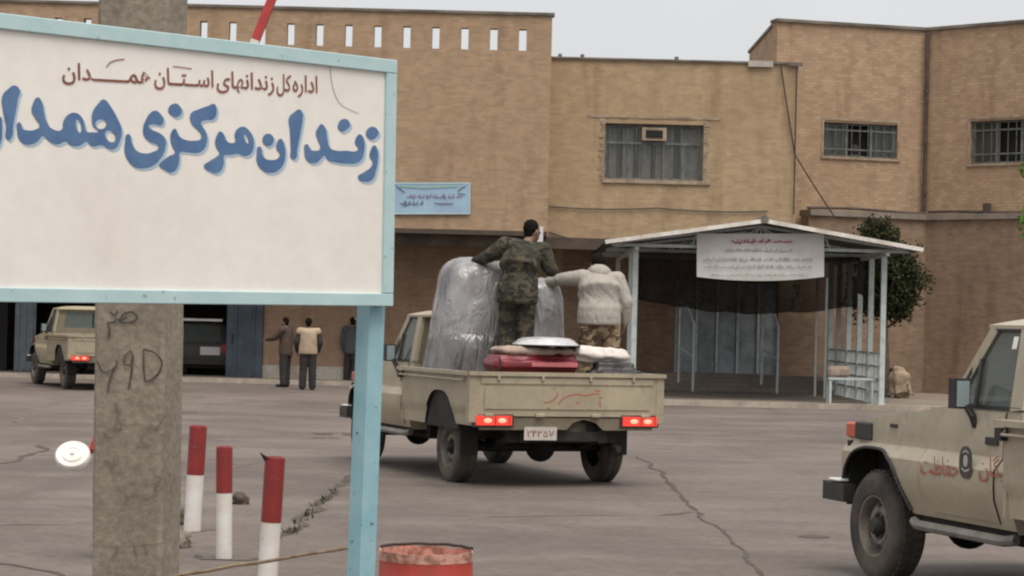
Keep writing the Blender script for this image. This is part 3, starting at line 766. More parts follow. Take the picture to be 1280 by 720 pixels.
obj('border', strokes_bm([[(482, 229), (587, 229)], [(587, 229), (587, 267)], [(587, 267), (482, 267)]], 1.3, fB), 'banner_edge', bl)
obj('border', strokes_bm([[(500, 232.5), (530, 234), (573, 232.5)]], 3.0, lambda x, y: P(x, y, FRONT - .08)), 'banner_green', bl)
bm = B(); c = P(675.5, 293, FRONT - .03); box(bm, c.x - .08, c.x + .07, c.y - .04, c.y, c.z - .22, c.z + .2); obj('notice_plate', bm, 'poster_paper', bevel=.006)
tag(bpy.data.objects['notice_plate'], 'small upright white plate fixed low on the left brick block corner', 'plate')
# ================================================================== SHELTER
SY = 50.4
sxl, sxr = P(792, 430, SY).x, P(1103, 430, SY).x
SF = .11
sh = empty('entrance_shelter', ((sxl + sxr) / 2, SY, SF), label='open gabled steel shelter with pale posts in front of the blue doors', cat='shelter')
hw = (sxr - sxl) / 2
zt = P(1104, 321, SY).z - SF; za = P(955, 277, 50).z - SF; ze = P(1150, 313, 50).z - SF
ov = P(1150, 313, 50).x - sxr
SD = 8.6
posts_y = [0, 1.75, 3.4, 5.1, 6.8, 8.3]
for s in (-1, 1):
    for k, yv in enumerate(posts_y):
        if s < 0 and k in (2, 3, 4): continue
        bm = B(); x = s * hw; box(bm, x - .058, x + .058, yv - .058, yv + .058, 0, zt); p_ = obj('post', bm, 'steel_pale', sh)
        bm = B(); box(bm, x - .1, x + .1, yv - .1, yv + .1, .0, .015); obj('base_plate', bm, 'steel_pale', p_)
    bm = B(); box(bm, s * hw - .04, s * hw + .04, -.5, SD, zt + .002, zt + .08); obj('wall_beam', bm, 'steel_pale', sh)
# trusses
for yv in posts_y[::2] + [8.3]:
    bm = B(); t = .05
    bar(bm, (-hw - ov * .75, yv - .1, zt + .12), (hw + ov * .75, yv - .1, zt + .12), .05, .07)
    tr = obj('tie_beam', bm, 'steel_pale', sh)
    for s in (-1, 1):
        bm = B(); bar(bm, (s * (hw + ov * .75), yv - .1, zt + .16), (0, yv - .1, za - .1), .05, .06); obj('rafter', bm, 'steel_pale', tr)
    for x in (-.75, -.38, 0, .38, .75):
        bm = B(); bar(bm, (x, yv - .1, zt + .16), (x * .08, yv - .1, za - .14), .035, .035); obj('strut', bm, 'steel_pale', tr)
    for s in (-1, 1):
        bm = B(); bar(bm, (s * hw * .55, yv - .1, zt + .16), (s * hw * .52, yv - .1, za - .1 - (za - zt - .26) * .52), .035, .035); obj('strut', bm, 'steel_pale', tr)
# roof sheets: corrugated, seen edge on
for s in (-1, 1):
    bm = B(); n = 40; top = []; rows = []
    for j in range(n + 1):
        u = j / n; x = s * (hw + ov) * u; z = za + (ze - za) * u
        rows.append((x, z + (.02 if j % 2 else 0)))
    hexes = [[(x, -.75, z) for x, z in rows], [(x, SD, z) for x, z in rows]]
    hexes2 = [[(x, -.75, z - .03) for x, z in rows], [(x, SD, z - .03) for x, z in rows]]
    A = grid(bm, hexes); C = grid(bm, hexes2)
    for k in range(n): bm.faces.new([A[0][k], C[0][k], C[0][k + 1], A[0][k + 1]])
    bmesh.ops.recalc_face_normals(bm, faces=bm.faces)
    rf = obj('roof_sheet', bm, 'roof_under', sh)
    bm = B(); bar(bm, (0, -.79, za + .0), (s * (hw + ov), -.79, ze + .0), .06, .09); obj('fascia', bm, 'roof_edge', rf)
bm = B(); tube(bm, [(0, -.85, za + .03), (0, SD, za + .03)], .09, 8); obj('ridge_cap', bm, 'coping', sh)
# side railings
for yv0, yv1 in zip(posts_y, posts_y[1:]):
    for z in (.28, .56, .85, 1.15):
        bm = B(); bar(bm, (hw, yv0 + .059, z), (hw, yv1 - .059, z), .045, .045); obj('rail', bm, 'steel_pale', sh)
    for q in (.25, .5, .75):
        ym = yv0 + (yv1 - yv0) * q; bm = B(); bar(bm, (hw, ym, .0), (hw, ym, 1.13), .045, .045); obj('baluster', bm, 'steel_pale', sh)
for yv in (3.4, 5.1):
    bm = B(); bar(bm, (hw - .8, yv, 0), (hw - .8, yv, 2.9), .05, .05); obj('post', bm, 'steel_pale', sh)
# counter table by the railing
tb = empty('counter_table', (sxr - .62, SY + .35, SF), label='pale steel counter table inside the shelter by its front right post', cat='table')
bm = B(); box(bm, -.55, .5, -.2, .35, .53, .58); obj('table_top', bm, 'steel_pale', tb, bevel=.008)
for x in (-.5, .45):
    for yv in (-.15, .3): bm = B(); box(bm, x - .025, x + .025, yv - .025, yv + .025, 0, .529); obj('leg', bm, 'steel_pale', tb)
bx = soft_box('white_bundle', (.5, .36, .26), 'blanket_beige', None, (sxr - .92, SY + .42, SF + .582), amp=.015, rnd=.05)
tag(bx, 'small pale bundle lying on the counter table in the shelter', 'bundle')
# steps and hand rails before the doors
st = tag(empty('door_steps', ((dx0 + dx1) / 2 + .3, LOW, .11)), 'low concrete steps leading up to the blue doors at the back of the shelter', 'steps')
for k in range(4):
    bm = B(); box(bm, -3.2, 3.3, -2.1 + k * .42, -.01, k * .105, k * .105 + .104); obj('step', bm, 'slab', st, bevel=.015)
for x, ln in ((P(867, 430, 57).x, 1.7), (P(972, 430, 57).x, 1.7)):
    hr = empty('hand_rail', (x, 57.0, .11), label='pale bent hand rail on the %s side of the door steps' % ('left' if x < P(900, 430, 57).x else 'right'), cat='hand rail')
    bm = B(); tube(bm, [(0, -.1, 0), (0, -.1, 1.7), (-.08, .05, 2.0), (-.2, .3, 2.25), (-.28, .6, 2.3), (-.3, .75, 2.1), (-.3, .8, .2)], .035, 8); obj('tube', bm, 'steel_pale', hr, smooth=True)
    bm = B(); tube(bm, [(-.02, -.1, .9), (-.29, .78, 1.1)], .025, 6); obj('cross_bar', bm, 'steel_pale', hr)
# black cloth hung under the roof
bm = B(); rows = []
ax0, ax1 = P(797, 400, 53.5).x, P(1084, 400, 53.5).x
for j in range(9):
    v = j / 8; r_ = []
    for i in range(61):
        u = i / 60; top = 3.5; bot = 2.12 + .5 * max(0, .32 - u) ** 1.0 * 1.6 + .55 * max(0, u - .62) + .035 * noise.noise((u * 7, 8, 0)) + .02 * noise.noise((u * 21, 8, 0))
        z = top + (bot - top) * v - .05 * noise.noise((u * 6, 3, 0)) * v
        r_.append((ax0 + (ax1 - ax0) * u, 53.6 + .13 * math.sin(u * 46 + 2 * noise.noise((u * 9, v, 0))) * (.3 + v) * .5 + 1.1 * v * math.sin(u * 3.1), z))
    rows.append(r_)
grid(bm, rows); bmesh.ops.solidify(bm, geom=bm.faces[:], thickness=.008)
tag(obj('black_cloth', bm, 'tarp_black', smooth='full'), 'sagging black cloth hung across the inside of the shelter below its roof', 'cloth')
# white text banner on the gable
pb = cloth_sign('text_banner', 871, 1030, 292, 346, SY - .28, 'poster_paper', .05, 'white text banner hanging from the gable of the shelter', 'banner', droop=5)
rn = random.Random(5); fN = lambda x, y: P(x, y, SY - .36)
obj('lettering', strokes_bm(scribble(914, 992, 0, 5.0, rn), 1.5, lambda x, y: fN(x, 302 - y)), 'ink_red', pb)
obj('lettering', strokes_bm(scribble(906, 990, 0, 4.2, rn), 1.0, lambda x, y: fN(x, 313.5 - y)), 'ink_grey', pb)
obj('lettering', strokes_bm(scribble(878, 1018, 0, 4.4, rn), 1.0, lambda x, y: fN(x, 325 - y)), 'ink_grey', pb)
obj('lettering', strokes_bm(scribble(879, 1018, 0, 4.4, rn), 1.0, lambda x, y: fN(x, 334 - y)), 'ink_grey', pb)
obj('lettering', strokes_bm(scribble(888, 1010, 0, 3.4, rn), .8, lambda x, y: fN(x, 344.5 - y)), 'ink_grey', pb)

# ================================================================== PLANTS, STONE
def leaf_cloud(bm, c, rad, n, size, rn, shell=.55, lump=.35, seed=0):
    c = Vector(c)
    for k in range(n):
        while True:
            d = Vector((rn.uniform(-1, 1), rn.uniform(-1, 1), rn.uniform(-1, 1)))
            if .05 < d.length < 1: break
        d.normalize(); rr = (shell + (1 - shell) * rn.random()) * (1 + lump * noise.noise(d * 2.3 + Vector((seed, 0, 0))))
        if noise.noise(d * 4.1 + Vector((seed, 5, 0))) < -.28: continue
        p = c + Vector((d.x * rad[0], d.y * rad[1], d.z * rad[2])) * rr
        u = Vector((rn.gauss(0, 1), rn.gauss(0, 1), rn.gauss(0, 1))).normalized(); v = u.cross(Vector((rn.gauss(0, 1), rn.gauss(0, 1), rn.gauss(0, 1)))).normalized()
        s = size * rn.uniform(.6, 1.3); a, b, cc, dd = p - u * s, p + v * s * .45, p + u * s, p - v * s * .45
        bm.faces.new([bm.verts.new(q) for q in (a, b, cc, dd)])
rn = random.Random(21)
tc = P(1108, 338, 56.2); tb0 = Vector((tc.x, 56.2, .11))
tr = empty('evergreen_tree', tb0, label='dark rounded evergreen tree between the shelter and the right wall', cat='tree')
bm = B(); tube(bm, [(0, 0, 0), (.04, 0, .9), (-.02, .02, 1.8), (.03, 0, 2.8), (0, 0, 3.9)], [.11, .095, .08, .06, .02], 8)
for a in range(7):
    an_ = a * 2.4; z = 1.7 + a * .25; tube(bm, [(0, 0, z), (math.cos(an_) * .45, math.sin(an_) * .4, z + .35), (math.cos(an_) * .8, math.sin(an_) * .7, z + .75)], [.04, .028, .01], 6)
obj('trunk', bm, 'bark', tr)
bm = B(); zc = tc.z - .11
for (ox, oz, r_, n_) in ((-.05, -.1, (.95, .85, 1.05), 9000), (-.25, .85, (.55, .6, .50), 3600), (.45, -.3, (.62, .6, .72), 5000), (-.4, -.7, (.65, .6, .65), 4200), (.2, -.85, (.6, .5, .5), 3600), (.05, .3, (.5, .5, .6), 2400)):
    leaf_cloud(bm, (ox, 0, zc + oz), r_, n_, .055, rn, .15, .55, seed=ox * 9 + oz * 3)
obj('crown', bm, 'leaf_dark', tr)
tb1 = Vector((P(1420, 400, 26).x, 26, 0)); lt = empty('broadleaf_tree', tb1, label='bright green leafy tree showing only at the far right edge', cat='tree')
bm = B(); tube(bm, [(0, 0, 0), (.03, 0, 1.2), (-.05, .03, 2.4), (0, 0, 3.6), (.1, 0, 4.8)], [.14, .12, .1, .07, .02], 9)
tips = [P(1290, 214, 25.8) - tb1, P(1289, 275, 26.1) - tb1, P(1330, 180, 26) - tb1, P(1350, 260, 26.4) - tb1]
for q in tips: tube(bm, [(0, 0, q.z - .7), q * .5 + Vector((0, 0, q.z * .5 - .3)), q], [.05, .03, .008], 6)
obj('trunk', bm, 'bark', lt)
bm = B()
leaf_cloud(bm, P(1289, 213, 25.8) - tb1, (.13, .2, .14), 240, .05, rn, .1, .2, 1)
leaf_cloud(bm, P(1290, 274, 26.1) - tb1, (.15, .2, .26), 380, .05, rn, .1, .2, 2)
leaf_cloud(bm, P(1345, 200, 26) - tb1, (.42, .5, .6), 1500, .06, rn, .2, .3, 3)
leaf_cloud(bm, P(1390, 260, 26.3) - tb1, (.7, .7, .9), 2400, .06, rn, .2, .3, 4)
leaf_cloud(bm, P(1430, 160, 26.2) - tb1, (.8, .8, .8), 2400, .06, rn, .2, .3, 5)
obj('crown', bm, 'leaf_bright', lt)
bm = B(); box(bm, -.3, .3, -.25, .25, 0, .78); bmesh.ops.bevel(bm, geom=bm.edges[:], offset=.12, segments=2, affect='EDGES')
for v in bm.verts: v.co.x *= 1 - .35 * max(0, v.co.z - .2); v.co.x -= .12 * v.co.z
me = remesh(bm, .04, 2, lambda c: .09 * fbm(c, 2.4)); o = link('rough_stone', me, 'stone_trim'); o.location = (P(1127, 480, 55.6).x, 55.6, .09)
tag(o, 'rough beige stone block standing by the wall beneath the evergreen tree', 'stone')
bm = B()
leaf_cloud(bm, (P(1112, 470, 56.5).x, 56.5, .5), (.3, .3, .45), 700, .06, rn, .3, .3, 3)
tag(obj('low_shrub', bm, 'leaf_dark'), 'small dark shrub beside the rough stone at the wall foot', 'shrub')

# ================================================================== PAINTED SIGN
SR = P(492, 230, 10.0); SLx = P(0, 200, 8.5)
sdir = Vector((SLx.x - SR.x, SLx.y - SR.y, 0)).normalized()        # towards the left end, nearer the camera
snor = Vector((-sdir.y, sdir.x, 0)); snor = snor if snor.y < 0 else -snor
sb0 = Vector((SR.x, SR.y, 0))
def on_sign(px, py, lift=0): return on_plane(px, py, sb0 + snor * lift, snor)
rt, rbm = on_sign(494, 78), on_sign(489, 381); ltp, lbt = on_sign(0, 19.5), on_sign(0, 375.5)
EXT = 1.23                                                          # board goes on beyond the frame
sg = empty('sign_board', sb0, label='big white painted sign board with light blue frame and large blue Persian lettering', cat='sign')
def quad3(a, b, c, d, back, name, mt, parent, bevel=0):
    """flat slab with its front corners a,b,c,d (left-top, right-top, right-bottom, left-bottom) and the given depth"""
    bm = B(); off = -snor * back
    f = [bm.verts.new(p - sb0) for p in (a, b, c, d)]; g = [bm.verts.new(p + off - sb0) for p in (a, b, c, d)]
    bm.faces.new(f); bm.faces.new(g[::-1])
    for k in range(4): bm.faces.new([f[k], g[k], g[(k + 1) % 4], f[(k + 1) % 4]])
    bmesh.ops.recalc_face_normals(bm, faces=bm.faces); return obj(name, bm, mt, parent, bevel=bevel)
LT, LB = rt + (ltp - rt) * EXT, rbm + (lbt - rbm) * EXT
def at_s(u, v):                                                     # u 0 left .. 1 right, v 0 top .. 1 bottom on the board
    return (LT.lerp(rt, u)).lerp(LB.lerp(rbm, u), v)
board = quad3(at_s(0, 0), at_s(1, 0), at_s(1, 1), at_s(0, 1), .012, 'board', 'board_white', sg)
W_ = (rt - LT).length; H_ = (rt - rbm).length; fw = .052; up = snor * .016
def frame_bar(u0, u1, v0, v1): return quad3(at_s(u0, v0) + up, at_s(u1, v0) + up, at_s(u1, v1) + up, at_s(u0, v1) + up, .05, 'frame_bar', 'paint_frame', sg, .003)
fu, fv = fw / W_, fw / H_
frame_bar(-.004, 1.0, -.008, fv * .98); frame_bar(-.004, 1.0, 1 - fv * .95, 1.006)
frame_bar(1 - fu * 1.2, 1.0, fv * .98 + .002, 1 - fv * .95 - .002); frame_bar(-.004, fu, fv * .98 + .002, 1 - fv * .95 - .002)
# square posts behind both ends
for u, dx_ in ((1, 0), (0, 0)):
    q = at_s(u, 1) + sdir * ((.022) if u else (-.105)) - snor * .088
    bm = B(); hsz = .047; zt_ = at_s(u, 0).z - .05
    c4 = [q + sdir * a * hsz + snor * b * hsz for a, b in ((-1, -1), (1, -1), (1, 1), (-1, 1))]
    lean = Vector((-.035, 0, 0)) if u else Vector((0, 0, 0))
    hexa(bm, [Vector((p.x, p.y, 0)) + lean - sb0 for p in c4] + [Vector((p.x, p.y, zt_)) - sb0 for p in c4]); bmesh.ops.recalc_face_normals(bm, faces=bm.faces)
    po = obj('post', bm, 'paint_post', sg, bevel=.006)
    for z in (.3, .7) if u else ():
        bm = B(); obox(bm, q + Vector((0, 0, q.z * 0)) + snor * .0 - sb0 + Vector((0, 0, rbm.z - q.z + -.02 if z == .3 else rbm.z - q.z + .5)), (.07, .07, .03), (0, 0, math.atan2(sdir.y, sdir.x))); obj('bracket', bm, 'paint_post', po)
# lettering traced from the photo, on the board
def letters(org, loops): return [[(org[0] + x / 6, org[1] + y / 6) for x, y in lp] for lp in loops]
A1, A2, A3, A4 = (0, 90), (140, 110), (240, 120), (340, 120)
ell = lambda cx, cy, rx, ry, an=0, n=8: [(cx + rx * math.cos(t) * math.cos(an) - ry * math.sin(t) * math.sin(an), cy + rx * math.cos(t) * math.sin(an) + ry * math.sin(t) * math.cos(an)) for t in [2 * math.pi * k / n for k in range(n)]]
GL = [
 letters(A1, [[(4, 335), (14, 380), (16, 450), (8, 520), (-40, 590), (-110, 600), (-170, 560), (-190, 480), (-185, 400), (-165, 380), (-150, 450), (-110, 500), (-60, 500), (-25, 450), (-22, 380)]]),
 letters(A1, [ell(-90, 300, 36, 40)]),
 letters(A1, [[(110, 100), (150, 140), (138, 190), (118, 300), (100, 400), (84, 495), (58, 508), (46, 400), (25, 300), (20, 175), (60, 130)]]),
 letters(A1, [[(285, 190), (315, 230), (330, 300), (348, 370), (390, 425), (462, 433), (476, 370), (510, 322), (560, 305), (610, 335), (635, 400), (650, 445), (700, 452), (738, 446), (702, 410), (690, 355), (700, 290), (740, 235), (775, 205), (830, 260), (880, 350), (912, 430), (902, 510), (862, 575), (818, 575), (770, 548), (690, 555), (648, 522), (610, 545), (570, 555), (520, 540), (496, 520), (440, 540), (390, 530), (350, 500), (322, 478), (290, 512), (240, 540), (190, 540), (145, 505), (130, 440), (134, 380), (152, 380), (166, 420), (210, 438), (270, 430), (298, 408), (268, 350), (238, 290), (246, 245)],
              ell(757, 390, 42, 38), ell(828, 482, 34, 50, -.6), ell(590, 405, 19, 52, -.2)]),
 letters(A2, [[(325, 170), (365, 195), (388, 245), (372, 276), (320, 270), (275, 282), (300, 312), (360, 340), (400, 380), (402, 440), (370, 520), (310, 580), (240, 600), (170, 590), (120, 540), (95, 470), (100, 400), (112, 348), (132, 348), (145, 400), (175, 460), (235, 490), (310, 478), (350, 450), (342, 425), (290, 405), (245, 365), (235, 300), (262, 225), (290, 185)]]),
 letters(A2, [[(475, 115), (508, 135), (524, 180), (490, 215), (450, 205), (422, 160)]]),
 letters(A2, [[(768, 120), (784, 150), (766, 228), (685, 243), (668, 262), (698, 318), (715, 380), (706, 430), (680, 468), (640, 485), (560, 480), (512, 482), (505, 540), (488, 600), (450, 632), (400, 615), (355, 575), (380, 548), (430, 510), (474, 485), (455, 440), (440, 390), (450, 322), (474, 305), (495, 350), (540, 385), (620, 395), (664, 385), (672, 355), (640, 310), (600, 270), (592, 192), (650, 160), (720, 135)]]),
 letters(A3, [[(90, 525), (130, 490), (198, 444), (208, 428), (185, 390), (175, 345), (190, 290), (212, 265), (240, 290), (258, 335), (308, 353), (326, 340), (320, 290), (345, 245), (385, 230), (430, 260), (460, 320), (465, 370), (450, 420), (420, 445), (380, 445), (350, 432), (290, 440), (242, 446), (240, 500), (220, 555), (180, 578), (138, 565)], ell(408, 322, 13, 38, -.35)]),
 letters(A3, [ell(572, 328, 42, 46)]),
 letters(A3, [[(665, 320), (690, 360), (700, 420), (690, 500), (650, 555), (590, 575), (530, 555), (490, 500), (487, 430), (500, 378), (520, 388), (525, 430), (545, 465), (600, 480), (648, 465), (660, 432), (636, 400), (640, 345)]]),
 letters(A3, [[(805, 100), (830, 125), (830, 180), (810, 300), (790, 400), (776, 470), (747, 468), (742, 400), (735, 250), (730, 160), (770, 120)]]),
 letters(A4, [[(370, 210), (400, 240), (415, 320), (432, 385), (462, 405), (560, 410), (638, 410), (648, 390), (625, 358), (640, 300), (662, 287), (690, 330), (692, 410), (676, 470), (640, 500), (560, 505), (470, 495), (420, 480), (395, 447), (368, 470), (340, 495), (290, 500), (255, 470), (245, 420), (252, 362), (272, 367), (288, 400), (322, 410), (362, 396), (345, 330), (330, 275), (350, 232)]]),
 letters(A4, [[(545, 170), (586, 215), (560, 250), (520, 265), (495, 220)]]),
 letters(A4, [[(755, 230), (800, 275), (780, 310), (740, 325), (705, 280)]]),
 letters(A4, [[(770, 370), (790, 400), (795, 480), (780, 560), (758, 620), (710, 642), (645, 610), (690, 572), (745, 530), (755, 490), (735, 460), (740, 408)]]),
]
for lp in GL:
    for k, (mt, dx_, dy_, lift) in enumerate((('letter_halo', 2.6, 3.2, .0015), ('letter_blue', 0, 0, .003))):
        me = filled(lp)
        for v in me.vertices: v.co = on_sign(v.co.x + dx_, v.co.y + dy_, lift) - sb0
        o = link('letter_shadow' if k == 0 else 'letter', me, mt, sg)
for wd_, xa, xb in (('اداره', 366, 397), ('کل', 346, 364), ('زندانهای', 271, 343), ('اســتــان', 193, 267), ('همــــــدان', 78, 189)):
    fit_text(wd_, 'title_word', 'letter_red', sg, lambda u, v: (lambda X: on_sign(X, 98.5 + 17.5 * (X - 78) / 319 - v * 29, .003) - sb0)(xa + (xb - xa) * u), .012)
bm = strokes_bm([[(133, 84), (138, 78), (146, 75), (156, 74)], [(216, 83), (222, 83.5)], [(222, 83.5), (240, 86)]], 1.6, lambda x, y: on_sign(x, y, .0031) - sb0); obj('title_mark', bm, 'letter_red', sg)
bm = strokes_bm([smooth_line([(413, 80), (414, 98), (419, 118), (428, 132), (449, 142)])], .7, lambda x, y: on_sign(x, y, .0029) - sb0); obj('hair_crack', bm, 'hair_crack', sg)

# ================================================================== CONCRETE POLE WITH GRAFFITI
PY = 11.6; pa = P(116, 430, PY); pbx = P(205, 430, PY)
wv = pbx.x - pa.x; yaw = R(-12)
pd = Vector((math.cos(yaw), math.sin(yaw), 0)); pn = Vector((pd.y, -pd.x, 0))          # along the face, facing the camera
pw = wv / math.cos(yaw) * 1.02
p0 = Vector((pa.x, PY, 0)); pth = .30
def side_w(t): return pw * (1 - .012 * t)
bm = B(); rn = random.Random(4); rows = []
lean = Vector((-.014, 0, 0))
for k in range(40):
    z = 8.0 * k / 39; c = p0 + lean * (z - 1.75) ; ch = .018
    lp = [(0, ch), (ch, 0), (pw - ch, 0), (pw, ch), (pw, pth - ch), (pw - ch, pth), (ch, pth), (0, pth - ch)]
    rows.append([c + pd * (a + (rn.gauss(0, .003))) - pn * (b + rn.gauss(0, .002)) + Vector((0, 0, z)) - p0 for a, b in lp])
for r_ in rows: r_.append(r_[0])
grid(bm, rows); bmesh.ops.remove_doubles(bm, verts=bm.verts, dist=1e-6)
bm.faces.new([v for v in bm.verts if v.co.z > 7.99]); bmesh.ops.recalc_face_normals(bm, faces=bm.faces)
pole = obj('concrete_pole', bm, 'concrete_pole', loc=p0)
tag(pole, 'thick rectangular concrete utility pole with black graffiti behind the sign', 'pole')
def on_pole(x, y): return on_plane(x, y, p0 + pn * .009, pn) - p0
zp = lambda pts: [(100 + x * .473, 380 + y * .473) for x, y in pts]      # zoomed sketch -> photo pixels
gs = [[(75, 90), (78, 70), (72, 50)], [(78, 20), (92, 30), (98, 18)], [(72, 50), (88, 48), (98, 38)], [(100, 45), (118, 25), (140, 22), (150, 38), (130, 50), (105, 46), (125, 34)],
      [(45, 150), (62, 182), (92, 168), (98, 150)], [(92, 168), (80, 195), (72, 235)],
      [(132, 125), (118, 138), (118, 158), (132, 160), (140, 140), (132, 122)], [(138, 140), (136, 180), (128, 225)],
      [(168, 120), (168, 165), (172, 205)], [(166, 120), (195, 128), (215, 150), (212, 175), (192, 198), (172, 206)]]
for g in (gs[:4], gs[4:6], gs[6:8], gs[8:]): obj('graffiti', strokes_bm([smooth_line(zp(q)) for q in g], 2.1, on_pole), 'graffiti', pole)
gs = [[(92, 265), (100, 285), (98, 300)], [(98, 300), (108, 325), (92, 330), (95, 310)], [(60, 340), (80, 360)], [(200, 295), (220, 298), (205, 325), (170, 340), (160, 365), (185, 372)], [(60, 420), (75, 415), (85, 440)], [(88, 405), (92, 430)], [(195, 455), (215, 462), (200, 480), (195, 495), (215, 490)], [(118, 370), (125, 360)],
      [(85, 670), (100, 640)], [(140, 630), (150, 670)], [(165, 630), (178, 665)], [(120, 500), (124, 520)]]
for g in gs: obj('graffiti', strokes_bm([smooth_line(zp(g))], 1.7, on_pole), 'graffiti_faint', pole)
bm = B(); z = on_pole(160, 684).z; 
obj('form_joint', strokes_bm([smooth_line([(111, 681), (150, 684), (209, 679)])], .8, on_pole), 'graffiti_faint', pole)

# ================================================================== BOLLARDS
def bollard(pxb, pyb, pxt, pyt, wpx, split, label, torn=False, Y=None):
    base = G(pxb, pyb) if Y is None else Vector((P(pxb, pyb, Y).x, Y, 0))
    top = P(pxt, pyt, base.y); r = wpx / F * base.y / 2
    b = empty('bollard', base, label=label, cat='bollard', group='red and white bollards by the concrete pole')
    ax = top - base; h = ax.length; q = Vector((0, 0, 1)).rotation_difference(ax.normalized()).to_euler()
    bm = B(); lathe(bm, [(r, 0), (r, .02), (r, h * split)], 20); w_ = obj('white_half', bm, 'bollard_white', b, smooth=True); w_.rotation_euler = q
    bm = B(); lathe(bm, [(r + .0015, h * split + .0005), (r + .0015, h - .006), (r - .006, h), (r - .012, h - .001), (r - .012, h - .12), (0, h - .121)], 20)
    rr = obj('red_half', bm, 'bollard_red', b, smooth=True); rr.rotation_euler = q
    if torn:
        bm = B(); hexa(bm, [(-r * 1.02, -.02, h - .03), (-r * .3, -r * .9, h - .02), (-r * .3, -r * .8, h - .02), (-r * .95, -.01, h - .03), (-r * 1.5, -.03, h + .02), (-r * .6, -r, h - .004), (-r * .6, -r * .9, h - .004), (-r * 1.45, -.02, h + .024)]); f = obj('bent_lip', bm, 'rust_dark', rr)
    return b
bollard(240, 664, 248, 532, 21.5, .535, 'red and white bollard farthest from the camera, closest to the concrete pole')
bollard(280, 698, 280.5, 558, 20, .585, 'middle of the three red and white bollards')
bollard(333, 745, 344, 571, 25, .53, 'nearest red and white bollard with a torn rusty lip on top', True)
# rubble at the pole foot
rn = random.Random(8)
for i, (px, py, s, mt, lb_) in enumerate(((221, 655, .13, 'rubble_dark', 'dark broken lump of rubble just right of the pole, farther of two'), (222, 684, .11, 'rubble', 'pale broken lump of rubble just right of the pole, nearer of two'), (298, 630, .10, 'rubble_dark', 'dark clod on the asphalt behind the middle bollard'))):
    bm = B(); ball(bm, (0, 0, s * .35), (s, s * .8, s * .6)); me = remesh(bm, s * .16, 1, lambda c: s * .5 * fbm(c + Vector((i * 5, 0, 0)), 6 / s * .1 * 3)); o = link('rubble_lump', me, mt); o.location = G(px, py)
    tag(o, lb_, 'rubble')
# ================================================================== STICK, DRUM
a = P(150, 731, 11.2); b = P(446, 683, 10.16)
pts = [a.lerp(b, k / 10) + Vector((0, 0, .01 * noise.noise((k * .7, 0, 0)))) for k in range(11)]
bm = B(); tube(bm, pts, [.0105 - .0003 * k for k in range(11)], 7)
tag(obj('wooden_stick', bm, 'wood_stick', smooth=True), 'thin tan wooden stick slanting from the pole to the blue sign post', 'stick')
DY = 13.2; dc = P(533, 688, DY); dr = 57.5 / F * DY; dh = dc.z
dm = empty('cut_drum', (dc.x, DY, 0), label='red cut down metal drum with worn ragged rim at the bottom edge', cat='drum')
bm = B(); lathe(bm, [(0, .02), (dr, .02), (dr, .0), (dr + .006, 0), (dr + .006, dh * .45), (dr + .014, dh * .5), (dr + .006, dh * .55), (dr + .004, dh - .055)], 36); obj('body', bm, 'drum_red', dm, smooth=True)
bm = B(); seg = 60; rings = []
for (rad, z) in ((dr + .005, dh - .0545), (dr + .005, dh), (dr - .004, dh), (dr - .004, dh - .25)):
    rings.append([(math.cos(2 * math.pi * k / seg) * rad, math.sin(2 * math.pi * k / seg) * rad, z + (.012 * noise.noise((math.cos(2 * math.pi * k / seg) * 3, math.sin(2 * math.pi * k / seg) * 3, 1)) if z == dh else 0)) for k in range(seg + 1)])
grid(bm, rings); bmesh.ops.remove_doubles(bm, verts=bm.verts, dist=1e-6); obj('worn_rim', bm, 'drum_worn', dm, smooth=True)
bm = B(); tube(bm, [(math.cos(t) * dr, math.sin(t) * dr, dh + .012 + .006 * noise.noise((t * 3, 0, 0))) for t in [math.pi * (.04 + .92 * k / 24) for k in range(25)]], .009, 6); obj('rolled_edge', bm, 'rust_dark', dm)

# ================================================================== BARRIER WITH RAISED BOOM
BY = 16.0; bp = P(150, 560, BY)
br = empty('boom_barrier', (bp.x, BY, 0), label='raised red and white barrier boom behind the sign with a white disc at its foot', cat='barrier')
bm = B(); box(bm, -.12, .14, -.1, .1, 0, .95); obj('pedestal', bm, 'bollard_white', br, bevel=.015)
lo = P(117, 562, BY - .22); hi = P(345, -14, BY - .22); ax = (hi - lo); o0 = Vector((bp.x, BY, 0))
nseg = 9
for k in range(nseg):
    a = lo + ax * (k / nseg) - o0; b = lo + ax * ((k + 1) / nseg - .0005) - o0
    bm = B(); bar(bm, a, b, .058, .058); obj('boom_section', bm, 'boom_red' if k % 3 != 1 else 'bollard_white', br)
dcn = P(91, 570, BY - .3) - o0
bm = B(); r_ = 21.5 / F * BY
lathe(bm, [(0, -.03), (r_ * .9, -.03), (r_, -.015), (r_, .015), (r_ * .92, .028), (r_ * .62, .026), (r_ * .56, .034), (r_ * .42, .034), (r_ * .36, .028), (r_ * .16, .030), (r_ * .12, .038), (0, .042)], 32)
ds = obj('disc', bm, 'disc_white', br, smooth=True, loc=dcn, rot=(R(48), R(4), 0))
bm = B(); lathe(bm, [(0, .04), (r_ * .1, .04), (r_ * .1, .046), (0, .048)], 12); obj('bolt', bm, 'disc_white', ds)
bm = B(); tube(bm, [dcn + Vector((0, .02, 0)), lo - o0 + Vector((0, .05, .0)), Vector((0, 0, .6))], .03, 7); obj('arm', bm, 'boom_red', br)
